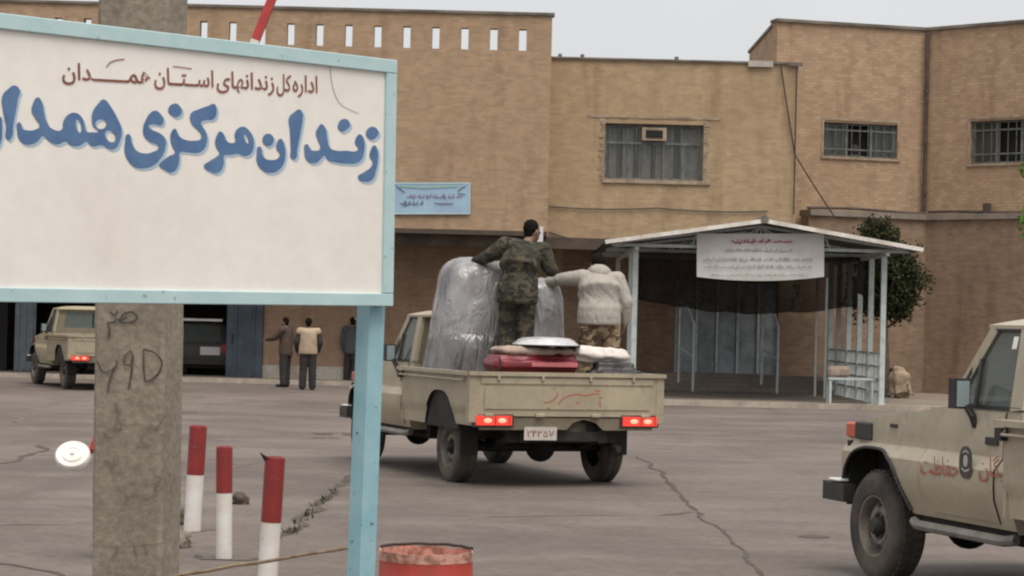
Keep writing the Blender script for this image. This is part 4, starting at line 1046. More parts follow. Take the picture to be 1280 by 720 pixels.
# ================================================================== VEHICLES
# local frame: x to the right of the vehicle, y forward, z up, origin on the ground under the rear axle
HALF = 1.0; WB = 3.18; WR = .385
def half_at(z):
    pr = [(.40, .90), (.55, .945), (.70, .998), (.78, 1.005), (.885, 1.003), (.895, .998), (.968, .938), (.98, .936), (1.12, .935), (1.30, .915)]
    for (a, b), (c, d) in zip(pr, pr[1:]):
        if z <= c: return b + (d - b) * max(0, (z - a)) / (c - a)
    return pr[-1][1]
def arch(y, yc, sill, ra, ztop):
    d = abs(y - yc)
    if d >= ra: return sill
    t = d / ra
    return sill + (ztop - sill) * min(1, (1 - t ** 3.2) * 1.0)
def side_panel(bm, y0, y1, zb, zt, hf, n=36, rows=10, sides=(-1, 1)):
    for s in sides:
        g = []
        zk = rows if isinstance(rows, (list, tuple)) else None
        for j in range(len(zk) if zk else rows + 1):
            r_ = []
            for i in range(n + 1):
                y = y0 + (y1 - y0) * i / n; b, t = zb(y), zt(y); z = min(max(zk[j], b), t) if zk else b + (t - b) * j / rows; r_.append((s * hf(z, y), y, z))
            g.append(r_)
        grid(bm, g)
def wheel(parent, x, y, side, steer=0):
    w_ = empty('wheel', (x, y, WR)); w_.parent = parent
    if steer: w_.rotation_euler.z = steer
    s = side
    bm = B(); prof = [(.215, .10), (.225, .115), (.30, .122), (.35, .112), (.375, .09), (.385, .06), (.388, 0), (.385, -.06), (.375, -.09), (.35, -.112), (.30, -.122), (.215, -.10)]
    lathe(bm, [(r_, h * s) for r_, h in prof], 40, 'X', cap=False)
    if True:
        for k in range(40):                                   # tread blocks
            for q in (-1, 1):
                a = 2 * math.pi * (k + (.5 if q > 0 else 0)) / 40; b2 = B(); box(b2, -.026, .026, -.019, .019, -.008, .008)
                bmesh.ops.transform(b2, matrix=Matrix.Translation((q * .045, math.cos(a) * .388, math.sin(a) * .388)) @ Matrix.Rotation(a - math.pi / 2, 4, 'X'), verts=b2.verts); merge(bm, b2)
    tag(obj('tyre', bm, 'rubber', w_, smooth=True))
    bm = B(); lathe(bm, [(r_, h * s) for r_, h in ((.222, .098), (.216, .112), (.206, .108), (.200, .07), (.188, .02), (.172, .012), (.160, .05), (.125, .072), (.10, .066), (.085, .045), (.06, .045), (0, .045))], 32, 'X', cap=False)
    obj('rim', bm, 'rim_dusty', w_, smooth=True)
    bm = B(); lathe(bm, [(.062, .05 * s), (.06, .10 * s), (.045, .125 * s), (0, .128 * s)], 16, 'X'); obj('hub', bm, 'hub_dark', w_, smooth=True)
    bm = B()
    for k in range(6):
        a = k * math.pi / 3; obox(bm, (.06 * s, math.cos(a) * .08, math.sin(a) * .08), (.02, .018, .018))
        a += math.pi / 6; obox(bm, (.066 * s, math.cos(a) * .14, math.sin(a) * .14), (.006, .035, .035), (a, 0, 0))
    obj('wheel_nut', bm, 'hub_dark', w_)
    return w_
def truck(loc, theta, label, paintm='paint_tan', lit=True, near=False):
    v = empty('pickup_truck', loc, theta, label=label, cat='pickup truck', group='tan military pickup trucks')
    F_, CR = 3.71, 1.32                                    # front face, rear of the cab
    fy = lambda y: max(0, (y - 3.2)) * .11                 # front tapers in
    # ---- front body and cab sides
    bm = B(); sill = .52
    zb = lambda y: arch(y, WB, sill if y < WB else .60, .53, .93)
    zt = lambda y: 1.27 if y < 2.22 else 1.27 - (y - 2.22) * .125
    side_panel(bm, CR, F_, zb, zt, lambda z, y: half_at(z) - fy(y), 70, [.4, .55, .62, .70, .78, .84, .885, .895, .968, .98, 1.04, 1.12, 1.2, 1.4])
    hood = []                                              # bonnet
    for i in range(13):
        y = 2.20 + (F_ - 2.20) * i / 12; z = zt(y); h = half_at(z) - fy(y)
        hood.append([(h * (k / 8), y - .05 * (k / 8) ** 2 * (i / 12), z + .045 * (1 - (k / 8) ** 4) * (1 - .3 * i / 12)) for k in range(-8, 9)])
    grid(bm, hood)
    hf = lambda z, y: half_at(z) - fy(F_)
    grid(bm, [[(hf(z, 0) * k / 6, F_ + .02 * (1 - (k / 6) ** 2), z) for k in range(-6, 7)] for z in (.6, .75, .9, .97, 1.0, zt(F_))])
    grid(bm, [[(half_at(z) * k / 6, CR, z) for k in range(-6, 7)] for z in (.5, .70, .78, .885, .895, .968, .98, 1.27)])
    grid(bm, [[(half_at(1.27) * k / 6, y, 1.27) for k in range(-6, 7)] for y in (CR, 1.36)])
    bmesh.ops.remove_doubles(bm, verts=bm.verts, dist=1e-4); bmesh.ops.recalc_face_normals(bm, faces=bm.faces)
    body = obj('body', bm, paintm, v, smooth=24)
    # dark inner: engine bay, wheel wells, floor
    bm = B(); box(bm, -.70, .70, 2.5, 3.66, .45, 1.08); box(bm, -.9, .9, 1.34, 2.58, .46, 1.0)
    for s in (-1, 1): box(bm, min(s * .71, s * .93), max(s * .71, s * .93), 3.62, 3.66, .5, .96); box(bm, min(s * .71, s * .90), max(s * .71, s * .90), 2.60, 3.64, .935, .96)
    obj('inner_shell', bm, 'chassis', v)
    # arch lips
    for s in (-1, 1):
        pts = []
        for k in range(21):
            y = WB - .535 + 1.07 * k / 20; z = arch(y, WB, .54 if y < WB else .61, .53, .935); pts.append((s * (half_at(z) - fy(y) + .012), y, z))
        bm = B(); tube(bm, pts, .012, 6); obj('arch_lip', bm, 'bumper_black', body)
    # ---- greenhouse
    zw, zr = 1.27, 1.80; yb0, yb1 = 2.20, 1.33; yt0, yt1 = 1.82, 1.38; xw, xt = .905, .80
    Aq = lambda s, t: Vector((s * (xw + (xt - xw) * t), yb0 + (yt0 - yb0) * t, zw + (zr - zw) * t))
    Bq = lambda s, t: Vector((s * (xw + (xt - xw) * t), yb1 + (yt1 - yb1) * t, zw + (zr - zw) * t))
    for s in (-1, 1):
        bm = B(); bar(bm, Aq(s, 0), Aq(s, 1), .055, .06); obj('pillar', bm, paintm, body)
        bm = B(); bar(bm, Bq(s, 0) + Vector((0, .05, 0)), Bq(s, 1) + Vector((0, .05, 0)), .05, .14); obj('pillar', bm, paintm, body)
        Cq = lambda t: Aq(s, t) + (Bq(s, t) - Aq(s, t)) * (.30 * (1 - t))      # quarter-light divider
        bm = B(); bar(bm, Aq(s, .02) + Vector((s * .015, -.30, 0)), Aq(s, .60) + Vector((s * .015, -.05, 0)), .02, .028); obj('window_trim', bm, 'bumper_black', body)
        bm = B()
        for a_, b_ in ((Aq(s, 0), Aq(s, .97)), (Aq(s, .97), Bq(s, .97)), (Aq(s, .02), Bq(s, .02))):
            bar(bm, a_ + Vector((s * .018, -.03, 0)), b_ + Vector((s * .018, .0, 0)), .012, .026)
        obj('window_trim', bm, 'bumper_black', body)
        bm = B(); q = [Aq(s, .03) + Vector((0, -.03, 0)), Bq(s, .03) + Vector((0, .12, 0)), Bq(s, .97) + Vector((0, .12, 0)), Aq(s, .97) + Vector((0, -.03, 0))]
        bm.faces.new([bm.verts.new(p_) for p_ in q]); bmesh.ops.solidify(bm, geom=bm.faces[:], thickness=.006); obj('side_window', bm, 'car_glass', body)
    bm = B(); q = [Aq(-1, .03) + Vector((.03, 0, 0)), Aq(1, .03) + Vector((-.03, 0, 0)), Aq(1, .97) + Vector((-.03, 0, 0)), Aq(-1, .97) + Vector((.03, 0, 0))]
    bm.faces.new([bm.verts.new(p_) for p_ in q]); bmesh.ops.solidify(bm, geom=bm.faces[:], thickness=.006); obj('windscreen', bm, 'car_glass', body)
    bm = B(); rz = zr                                       # roof: crowned cap with gutter
    rows = []
    for i in range(9):
        t = i / 8; y = yt0 + .07 - t * (yt0 - yt1 + .16); r_ = []
        for k in range(-8, 9):
            u = k / 8; r_.append(((xt + .03) * u, y, rz + .012 + .065 * (1 - abs(u) ** 5) * (1 - abs(2 * t - 1) ** 6)))
        rows.append(r_)
    grid(bm, rows); grid(bm, [[(p_[0], p_[1], rz - .012) for p_ in r_] for r_ in rows])
    e = [(rows[0], 0), (rows[-1], 0)]
    for r_ in (rows[0], rows[-1], [q_[0] for q_ in rows], [q_[-1] for q_ in rows]): grid(bm, [r_, [(p_[0], p_[1], rz - .012) for p_ in r_]])
    bmesh.ops.remove_doubles(bm, verts=bm.verts, dist=1e-4); bmesh.ops.recalc_face_normals(bm, faces=bm.faces); obj('roof', bm, paintm, body, smooth=True)
    # rear cab wall with a split window
    bm = B(); a0, a1 = Bq(-1, 0), Bq(1, 0); t0, t1 = Bq(-1, 1), Bq(1, 1); yy0 = yb1 - .02
    def rw(u0, u1, v0, v1, mt_, nm, dy=0, par=body):
        f_ = lambda u, vv: Vector(((xw + (xt - xw) * vv) * u, yy0 + (yt1 - yb1) * vv + dy, zw + (zr - zw) * vv))
        b_ = B(); b_.faces.new([b_.verts.new(f_(*q_)) for q_ in ((u0, v0), (u1, v0), (u1, v1), (u0, v1))]); bmesh.ops.solidify(b_, geom=b_.faces[:], thickness=.03 if mt_ != 'car_glass' else .006); return obj(nm, b_, mt_, par)
    rw(-1, 1, 0, .2, paintm, 'cab_back'); rw(-1, 1, .86, 1, paintm, 'cab_back'); rw(-1, -.78, .201, .859, paintm, 'cab_back'); rw(.78, 1, .201, .859, paintm, 'cab_back')
    rw(-.779, -.02, .201, .859, 'car_glass', 'rear_window', .01); rw(.02, .779, .201, .859, 'car_glass', 'rear_window', .01); rw(-.0195, .0195, .201, .859, 'bumper_black', 'window_trim')
    # interior
    for s in (-.42, .42):
        bm = B(); box(bm, s - .26, s + .26, 1.45, 1.95, 1.0, 1.2); obox(bm, (s, 1.5, 1.38), (.5, .14, .5), (R(-8), 0, 0)); obox(bm, (s, 1.47, 1.68), (.24, .09, .16)); obj('seat', bm, 'seat_dark', v, bevel=.03)
    bm = B(); box(bm, -.85, .85, 1.9, 2.11, 1.05, 1.29); obj('dashboard', bm, 'seat_dark', v, bevel=.04)
    bm = B(); tube(bm, [(-.42 + .18 * math.cos(a), 1.93 - .06 * math.sin(a), 1.32 + .17 * math.sin(a)) for a in [2 * math.pi * k / 20 for k in range(21)]], .014, 6, False); obj('steering_wheel', bm, 'bumper_black', v)
    # doors: slightly proud skins with a visible gap
    for s in (-1, 1):
        bm = B(); dy0, dy1 = 1.50, 2.46
        lo_ = lambda y: .56 if y < 2.3 else .56 + .28 * (y - 2.3) / .16
        g = []
        for zk_ in (.56, .62, .70, .78, .84, .885, .895, .968, .98, 1.04, 1.12, 1.2, 1.255):
            r_ = []
            for i in range(13):
                y = dy0 + (dy1 - dy0) * i / 12; z = max(zk_, lo_(y)); r_.append((s * (half_at(z) + .009), y, z))
            g.append(r_)
        grid(bm, g); bmesh.ops.remove_doubles(bm, verts=bm.verts, dist=1e-4); bmesh.ops.recalc_face_normals(bm, faces=bm.faces)
        dr_ = obj('door', bm, paintm, v, smooth=24)
        gap = [(s * (half_at(z) + .002), dy0 - .006, z) for z in (.55, .70, .78, .885, .895, .968, .98, 1.26)]
        bm = B(); tube(bm, gap, .0035, 5); obj('door_gap', bm, 'chassis', dr_)
        bm = B(); tube(bm, [(s * (half_at(z) + .002), dy1 + .006, z) for z in (.86, .885, .895, .968, .98, 1.18)], .005, 5); obj('door_gap', bm, 'chassis', dr_)
        bm = B(); obox(bm, (s * (half_at(1.08) + .018), 1.62, 1.07), (.018, .15, .05)); hd = obj('handle', bm, 'bumper_black', dr_, bevel=.005)
        bm = B(); obox(bm, (s * (half_at(1.06) + .012), 1.36, 1.03), (.014, .09, .13)); obj('side_vent', bm, 'bumper_black', body)
        # mirror
        mr_ = Vector((s * 1.03, 1.90, 1.35))
        bm = B(); box(bm, -.062, .062, -.03, .04, -.085, .11); mi = obj('mirror', bm, 'bumper_black', v, bevel=.02, seg=2); mi.location = mr_; mi.rotation_euler = (0, 0, s * R(-8))
        bm = B(); box(bm, -.05, .05, -.036, -.031, -.072, .096); obj('mirror_glass', bm, 'mirror_glass', mi)
        bm = B(); tube(bm, [(s * .93, 1.86, 1.15), (s * .96, 1.86, 1.22), (s * .99, 1.88, 1.29)], .026, 7); obj('mirror_arm', bm, 'bumper_black', v)
        bm = B(); tube(bm, [(s * .955, 1.30, .47), (s * .985, 1.4, .455), (s * .985, 2.5, .455), (s * .955, 2.6, .47)], .035, 8); obj('side_step', bm, 'steel_step', v, smooth=True)
        # corner lamp and marker on the fender
        bm = B(); obox(bm, (s * (half_at(1.03) - .055), F_ - .06, 1.035), (.06, .16, .11)); cl = obj('corner_lamp', bm, 'lamp_amber', v, bevel=.012)
        bm = B(); obox(bm, (s * (half_at(1.03) - .022), F_ - .30, 1.04), (.05, .26, .125)); obj('lamp_surround', bm, 'bumper_black', v, bevel=.01)
        bm = B(); obox(bm, (s * (half_at(1.1) + .002), 2.95, 1.10), (.012, .10, .025)); obj('badge', bm, 'bumper_black', v)
        bm = B(); lathe(bm, [(0, 0), (.09, 0), (.1, .03), (.085, .05), (0, .055)], 18, 'Y'); h_ = obj('headlight', bm, 'mirror_glass', v, smooth=True, loc=(s * .62, F_ + .005, .88))
    bm = B(); box(bm, -.5, .5, F_ + .005, F_ + .05, .72, 1.0); gr_ = obj('grille', bm, 'bumper_black', v, bevel=.01)
    bm = B(); box(bm, -1.0, 1.0, F_ + .06, F_ + .19, .52, .655); bu = obj('front_bumper', bm, 'bumper_black', v, bevel=.025, seg=2)
    for s in (-1, 1):
        bm = B(); box(bm, s * .98 - .05, s * .98 + .05, F_ - .20, F_ + .1, .525, .65); obj('bumper_end', bm, 'bumper_black', bu, bevel=.02)
        bm = B(); obox(bm, (s * .96, F_ + .0, .672), (.10, .16, .02)); obj('bumper_cap', bm, 'sticker', bu, bevel=.006)
    # ---- chassis
    bm = B()
    for s in (-1, 1): box(bm, s * .45 - .05, s * .45 + .05, -.95, 3.7, .48, .62)
    for y in (-.9, .5, 1.3, 2.6, 3.6): box(bm, -.4, .4, y - .05, y + .05, .50, .60)
    ch_ = obj('chassis', bm, 'chassis', v)
    for y in (0, WB):
        bm = B(); tube(bm, [(-.82, y, WR), (.82, y, WR)], .055, 10); ball(bm, (.12 if y == 0 else -.2, y, WR), (.17, .16, .17)); obj('axle', bm, 'chassis', v, smooth=True)
    for s in (-1, 1):
        bm = B(); pts = [(s * .52, y, .40 + .10 * abs(y / .62) ** 2) for y in [-.65 + 1.3 * k / 8 for k in range(9)]]
        for a_, b_ in zip(pts, pts[1:]): bar(bm, a_, b_, .07, .05)
        obj('leaf_spring', bm, 'chassis', v)
    bm = B(); box(bm, -.75, -.1, 1.2, 2.0, .40, .62); box(bm, .12, .5, 1.5, 2.7, .38, .6); obj('fuel_tank', bm, 'chassis', v, bevel=.05, seg=2)
    bm = B(); tube(bm, [(.3, 2.3, .42), (.35, .8, .44), (.55, .4, .5), (.6, -.6, .46), (.62, -1.0, .42)], .035, 8); obj('exhaust_pipe', bm, 'chassis', v, smooth=True)
    bm = B(); lathe(bm, [(.2, -.1), (.36, -.1), (.385, -.04), (.385, .04), (.36, .1), (.2, .1)], 28); obj('spare_tyre', bm, 'rubber', v, smooth=True, loc=(.1, -.56, .60))
    # ---- load bed
    BH = 1.105; y0, y1 = -1.0, 1.25; zt_ = 1.185
    bm = B(); zb2 = lambda y: arch(y, 0, .66 if y < -.1 else .62, .50, 1.0)
    hb = lambda z, y: BH - .015 - (.02 if z < .80 else 0) - .06 * max(0, .7 - z)
    bm.free()
    for s in (-1, 1):
        bm = B(); side_panel(bm, y0, y1, zb2, lambda y: zt_, hb, 60, 12, (s,)); bmesh.ops.recalc_face_normals(bm, faces=bm.faces); bs_ = obj('bed_side', bm, paintm, v, smooth=True)
        bm = B(); side_panel(bm, y0, y1, lambda y: .80, lambda y: zt_, lambda z, y: BH - .09, 2, 2, (s,)); obj('inner_panel', bm, paintm, bs_)
    bm = B(); box(bm, -BH + .07, BH - .07, y0 + .05, y1 - .03, .82, .86); obj('bed_floor', bm, paintm, v)
    bm = B(); box(bm, -BH + .02, BH - .02, y1 - .03, y1, .62, zt_ + .0); obj('bed_front', bm, paintm, v)
    for s in (-1, 1):
        bm = B(); box(bm, s * BH - .05, s * BH + .035, y0 - .01, y1 + .02, zt_ + .0, zt_ + .04); rl = obj('bed_rail', bm, paintm, v, bevel=.012)
        bm = B(); tube(bm, [(s * (BH + .01), y1 - .06, zt_ - .02), (s * (BH + .035), y1 - .06, zt_ - .05), (s * (BH + .035), y0 + .1, zt_ - .05), (s * (BH + .01), y0 + .1, zt_ - .02)], .011, 6); obj('rope_rail', bm, paintm, rl)
        bm = B(); box(bm, s * (BH - .0) - .035, s * (BH - .0) + .037, y1 - .05, y1 + .03, zt_ - .09, zt_ - .012); obj('stake_pocket', bm, 'bumper_black', rl)
        bm = B(); box(bm, s * .88 - .1, s * .88 + .1, -.42, -.40, .32, .75); obj('mudflap', bm, 'chassis', v)
        bm = B(); box(bm, s * .80 - .19, s * .80 + .19, -.5, .5, .60, .819); box(bm, min(s * (BH - .085), s * (BH - .06)), max(s * (BH - .085), s * (BH - .06)), -.52, .52, .6, 1.04); obj('wheel_well', bm, 'chassis', v)
    # tailgate: framed panel with pressed fields
    bm = B(); box(bm, -BH + .03, BH - .03, y0 - .035, y0 + .03, .765, zt_ + .0); tg = obj('tailgate', bm, paintm, v, bevel=.008)
    for (a_, b_, c_, d_) in ((-.99, .99, 1.105, 1.165), (-.95, .95, .84, 1.06)):
        bm = B(); box(bm, a_, b_, y0 - .047, y0 - .036, c_, d_); obj('pressed_panel', bm, paintm, tg, bevel=.005)
    bm = B(); box(bm, -BH - .03, BH + .03, y0 - .065, y0 + .04, zt_ + .002, zt_ + .043); obj('top_rail', bm, paintm, tg, bevel=.012)
    for x in (-.8, -.3, .25, .75):
        bm = B(); obox(bm, (x, y0 - .055, zt_ - .02), (.03, .03, .06)); obj('rope_hook', bm, paintm, tg, bevel=.006)
    for x in (-.9, -.32, .32, .9):
        bm = B(); obox(bm, (x, y0 - .05, .775), (.10, .035, .035)); obj('hinge', bm, paintm, tg, bevel=.006)
    for s in (-1, 1):
        bm = B(); box(bm, s * (BH - .03) - .045, s * (BH - .03) + .045, y0 - .04, y0 + .06, .70, zt_ - .002); obj('corner_post', bm, paintm, v, bevel=.01)
        bm = B(); box(bm, s * .84 - .20, s * .84 + .20, y0 - .055, y0 + .0, .668, .768); lm = obj('tail_light', bm, 'lamp_lit' if lit else 'lamp_red', v, bevel=.02, seg=2)
        bm = B(); box(bm, s * .84 - .225, s * .84 + .225, y0 - .035, y0 + .002, .65, .785); obj('bezel', bm, 'bumper_black', lm, bevel=.01)
        for q in (-.075, .085): bm = B(); box(bm, s * .84 + q - .006 + .09, s * .84 + q + .002 + .09, y0 - .058, y0 - .05, .672, .764); obj('lens_divider', bm, 'bumper_black', lm)
        if lit:
            for q in (-.07, .09): bm = B(); ball(bm, (s * .84 + q, y0 - .052, .718), (.05, .010, .027)); obj('bulb', bm, 'lamp_core', lm, smooth=True)
    bm = B(); pts = [(-1.0, .62), (-1.0, .75), (1.0, .75), (1.0, .62), (.42, .62), (.33, .70), (.20, .735), (.07, .70), (.0, .625), (-.6, .62)]   # rear skirt with a cut-out
    a_ = [bm.verts.new((x, y0 - .02, z)) for x, z in pts]; bm.faces.new(a_); bmesh.ops.solidify(bm, geom=bm.faces[:], thickness=.02); obj('rear_skirt', bm, paintm, v)
    bm = B(); box(bm, -.62, .62, y0 + .1, y0 + .2, .48, .66); obj('rear_crossmember', bm, 'chassis', v)
    bm = B(); box(bm, -.50, -.13, y0 - .06, y0 - .05, .515, .655); pl = obj('number_plate', bm, 'plate', v, bevel=.002)
    fit_text('۲۴۳۵۷', 'digits', 'letter_red', pl, lambda u, t: Vector((-.47 + .31 * u, y0 - .0615, .548 + t * .10)), .01)
    for s in (-1, 1):
        wheel(v, s * .86, 0, s); wheel(v, s * .85, WB, s)
    return v
th1 = R(21.5)
T1 = Vector((.245, 24.75, 0))
t1 = truck(T1, th1, 'tan pickup truck loaded with wrapped furniture, two men standing in its bed')
th2 = R(18.5)
wl = Vector((P(1090, 655, 15.75).x, 15.75, 0))                    # front left wheel of the near truck
T2 = wl - Matrix.Rotation(th2, 3, 'Z') @ Vector((-.97, WB, 0))
t2 = truck(T2, th2, 'near tan pickup truck with red script and dark emblem on its side, far right', 'paint_tan_near', lit=False)
th3 = R(24)
wl = Vector((P(79, 470, 50.5).x, 50.5, 0)); T3 = wl - Matrix.Rotation(th3, 3, 'Z') @ Vector((-.97, 0, 0))
t3 = truck(T3, th3, 'small far tan pickup truck by the dark gateway, half hidden by the concrete pole')
# red script on the tailgate of the loaded truck
def tg_map(x, y):                                                  # zoom pixels of the tailgate -> local
    px, py = 670 + x / 10.667, 470 + y / 10.667
    n = Matrix.Rotation(th1, 3, 'Z') @ Vector((0, -1, 0)); p_ = on_plane(px, py, T1 + n * 1.049, n) - T1
    return Matrix.Rotation(-th1, 3, 'Z') @ p_
ln = [[(110, 352), (160, 355), (230, 322), (278, 270), (290, 220)], [(300, 385), (340, 322), (420, 272), (540, 242), (660, 262), (780, 238), (845, 250)], [(780, 188), (830, 205), (862, 200)], [(840, 292), (880, 290)], [(530, 365), (580, 360)], [(150, 432), (190, 428)], [(230, 165), (260, 178)], [(850, 330), (860, 420)]]
obj('script', strokes_bm([smooth_line(q) for q in ln], 17, tg_map), 'letter_red2', t1)
# door script and emblem of the near truck
def door_map(y_l, z_l, lift=.013): return Vector((-(half_at(z_l) + lift), y_l, z_l))
def door_px(px, py, lift=.020):
    n = Matrix.Rotation(th2, 3, 'Z') @ Vector((-1, 0, 0)); p_ = on_plane(px, py, T2 + n * (1.003 + lift), n) - T2
    return Matrix.Rotation(-th2, 3, 'Z') @ p_
fit_text('حفاظت', 'script', 'letter_red2', t2, lambda u, t: door_px(1150 + 47 * u, 592 + 4 * u - t * 33), .0)
fit_text('یگان', 'script', 'letter_red2', t2, lambda u, t: door_px(1223 + 33 * u, 594 + 3 * u - t * 33), .0)
bm = B(); n = 28
for k_, (ry, rz_, mt, lf) in enumerate(((.085, .105, 'emblem_dark', .0135), (.028, .038, 'emblem_pale', .0155))):
    bm = B(); cy_, cz_ = door_px(1207, 578).y, door_px(1207, 578).z + (.01 if k_ else 0)
    flat = lambda y, z, l_: Vector((-1.003 - l_ - .006, y, z)); c_ = bm.verts.new(flat(cy_, cz_, lf)); rg = [bm.verts.new(flat(cy_ + ry * (abs(math.cos(a)) ** .7) * (1 if math.cos(a) > 0 else -1), cz_ + rz_ * math.sin(a), lf)) for a in [2 * math.pi * i / n for i in range(n)]]
    for i in range(n): bm.faces.new([c_, rg[i], rg[(i + 1) % n]])
    obj('emblem', bm, mt, t2)
bm = strokes_bm([smooth_line([(.05, -.05), (0, -.065), (-.05, -.05)])], .012, lambda y, z: flat(y + cy_, z + cz_, .0157)); obj('emblem', bm, 'emblem_pale', t2)
bm = strokes_bm([smooth_line([(.04, .05), (0, .065), (-.04, .05)])], .01, lambda y, z: flat(y + cy_, z + cz_, .0157)); obj('emblem', bm, 'emblem_pale', t2)
bm = B(); obox(bm, (-.852, 1.53, 1.70), (.004, .05, .08), (0, R(12), 0)); obj('sticker', bm, 'sticker', t2)

# dark car in the gateway, seen from behind
cy = 60.9; cc = Vector((P(248, 430, cy).x, cy, .0))
cr = empty('dark_car', cc, label='dark maroon car with a pale number plate standing in the gateway behind the pole', cat='car')
prof = [(0, .42), (-.02, .75), (.04, .95), (.30, 1.52), (.48, 1.60), (2.0, 1.60), (2.7, 1.08), (3.7, .95), (3.85, .7), (3.85, .4)]
bm = B()
secs = []
for u in (-1, -.93, -.8, 0, .8, .93, 1):
    k = 1 - (abs(u) ** 8) * .09
    secs.append([(u * (.86 - .13 * max(0, z - .95) / .65), y + .10 * (abs(u) > .95), .42 + (z - .42) * k) for y, z in prof])
grid(bm, secs); bmesh.ops.recalc_face_normals(bm, faces=bm.faces); cb_ = obj('body', bm, 'paint_maroon', cr, smooth=True)
bm = B(); box(bm, -.8, .8, .1, 3.7, .3, .6); obj('underbody', bm, 'chassis', cr)
bm = B(); q = [(-.62, .06, 1.0), (.62, .06, 1.0), (.54, .265, 1.46), (-.54, .265, 1.46)]; bm.faces.new([bm.verts.new(Vector(p_) + Vector((0, -.03, .0))) for p_ in q]); bmesh.ops.solidify(bm, geom=bm.faces[:], thickness=.01); obj('rear_window', bm, 'car_glass', cb_)
for s in (-1, 1):
    bm = B(); box(bm, s * .72 - .1, s * .72 + .1, -.035, .02, .72, .95); obj('tail_light', bm, 'lamp_red', cb_, bevel=.01)
    for y in (.75, 3.1): bm = B(); lathe(bm, [(.15, -.08), (.27, -.09), (.31, -.06), (.31, .06), (.27, .09), (.15, .08)], 22, 'X'); obj('wheel', bm, 'rubber', cr, smooth=True, loc=(s * .76, y, .31))
bm = B(); box(bm, .06, .60, -.05, -.02, .66, .88); obj('number_plate', bm, 'plate_white', cr)
bm = B(); box(bm, -.85, .85, -.09, .03, .40, .56); obj('bumper', bm, 'bumper_black', cr, bevel=.03)
bm = B(); box(bm, -.6, .6, .28, .34, 1.575, 1.64); obj('spoiler', bm, 'tin', cr, bevel=.01)
# ================================================================== PEOPLE
def V3(*a): return Vector(a)
def hand(bm, wrist, d, palm_n, curl=.35, k=1.0):
    """palm, four fingers and a thumb from the wrist along d; palm_n = side the palm faces"""
    d = Vector(d).normalized(); n = Vector(palm_n); n = (n - d * n.dot(d)).normalized(); s = d.cross(n)
    c = wrist + d * .045 * k
    rot = Matrix((s, d, n)).transposed().to_euler(); ball(bm, c, (.040 * k, .052 * k, .018 * k), rot, 10)
    for i, (o_, ln) in enumerate(((-.030, .062), (-.010, .074), (.010, .070), (.028, .056))):
        b = c + d * .036 * k + s * o_ * k; m = b + (d * math.cos(curl) + n * math.sin(curl)) * ln * .5 * k; e = m + (d * math.cos(curl * 2.2) + n * math.sin(curl * 2.2)) * ln * .5 * k
        limb(bm, [b, m, e], [.0105 * k, .0095 * k, .008 * k], 8)
    b = c - d * .02 * k - s * .034 * k; m = b + (d * .5 - s * .75 + n * .3).normalized() * .035 * k; e = m + (d * .9 - s * .2 + n * .3).normalized() * .03 * k
    limb(bm, [b, m, e], [.0125 * k, .0105 * k, .009 * k], 8)
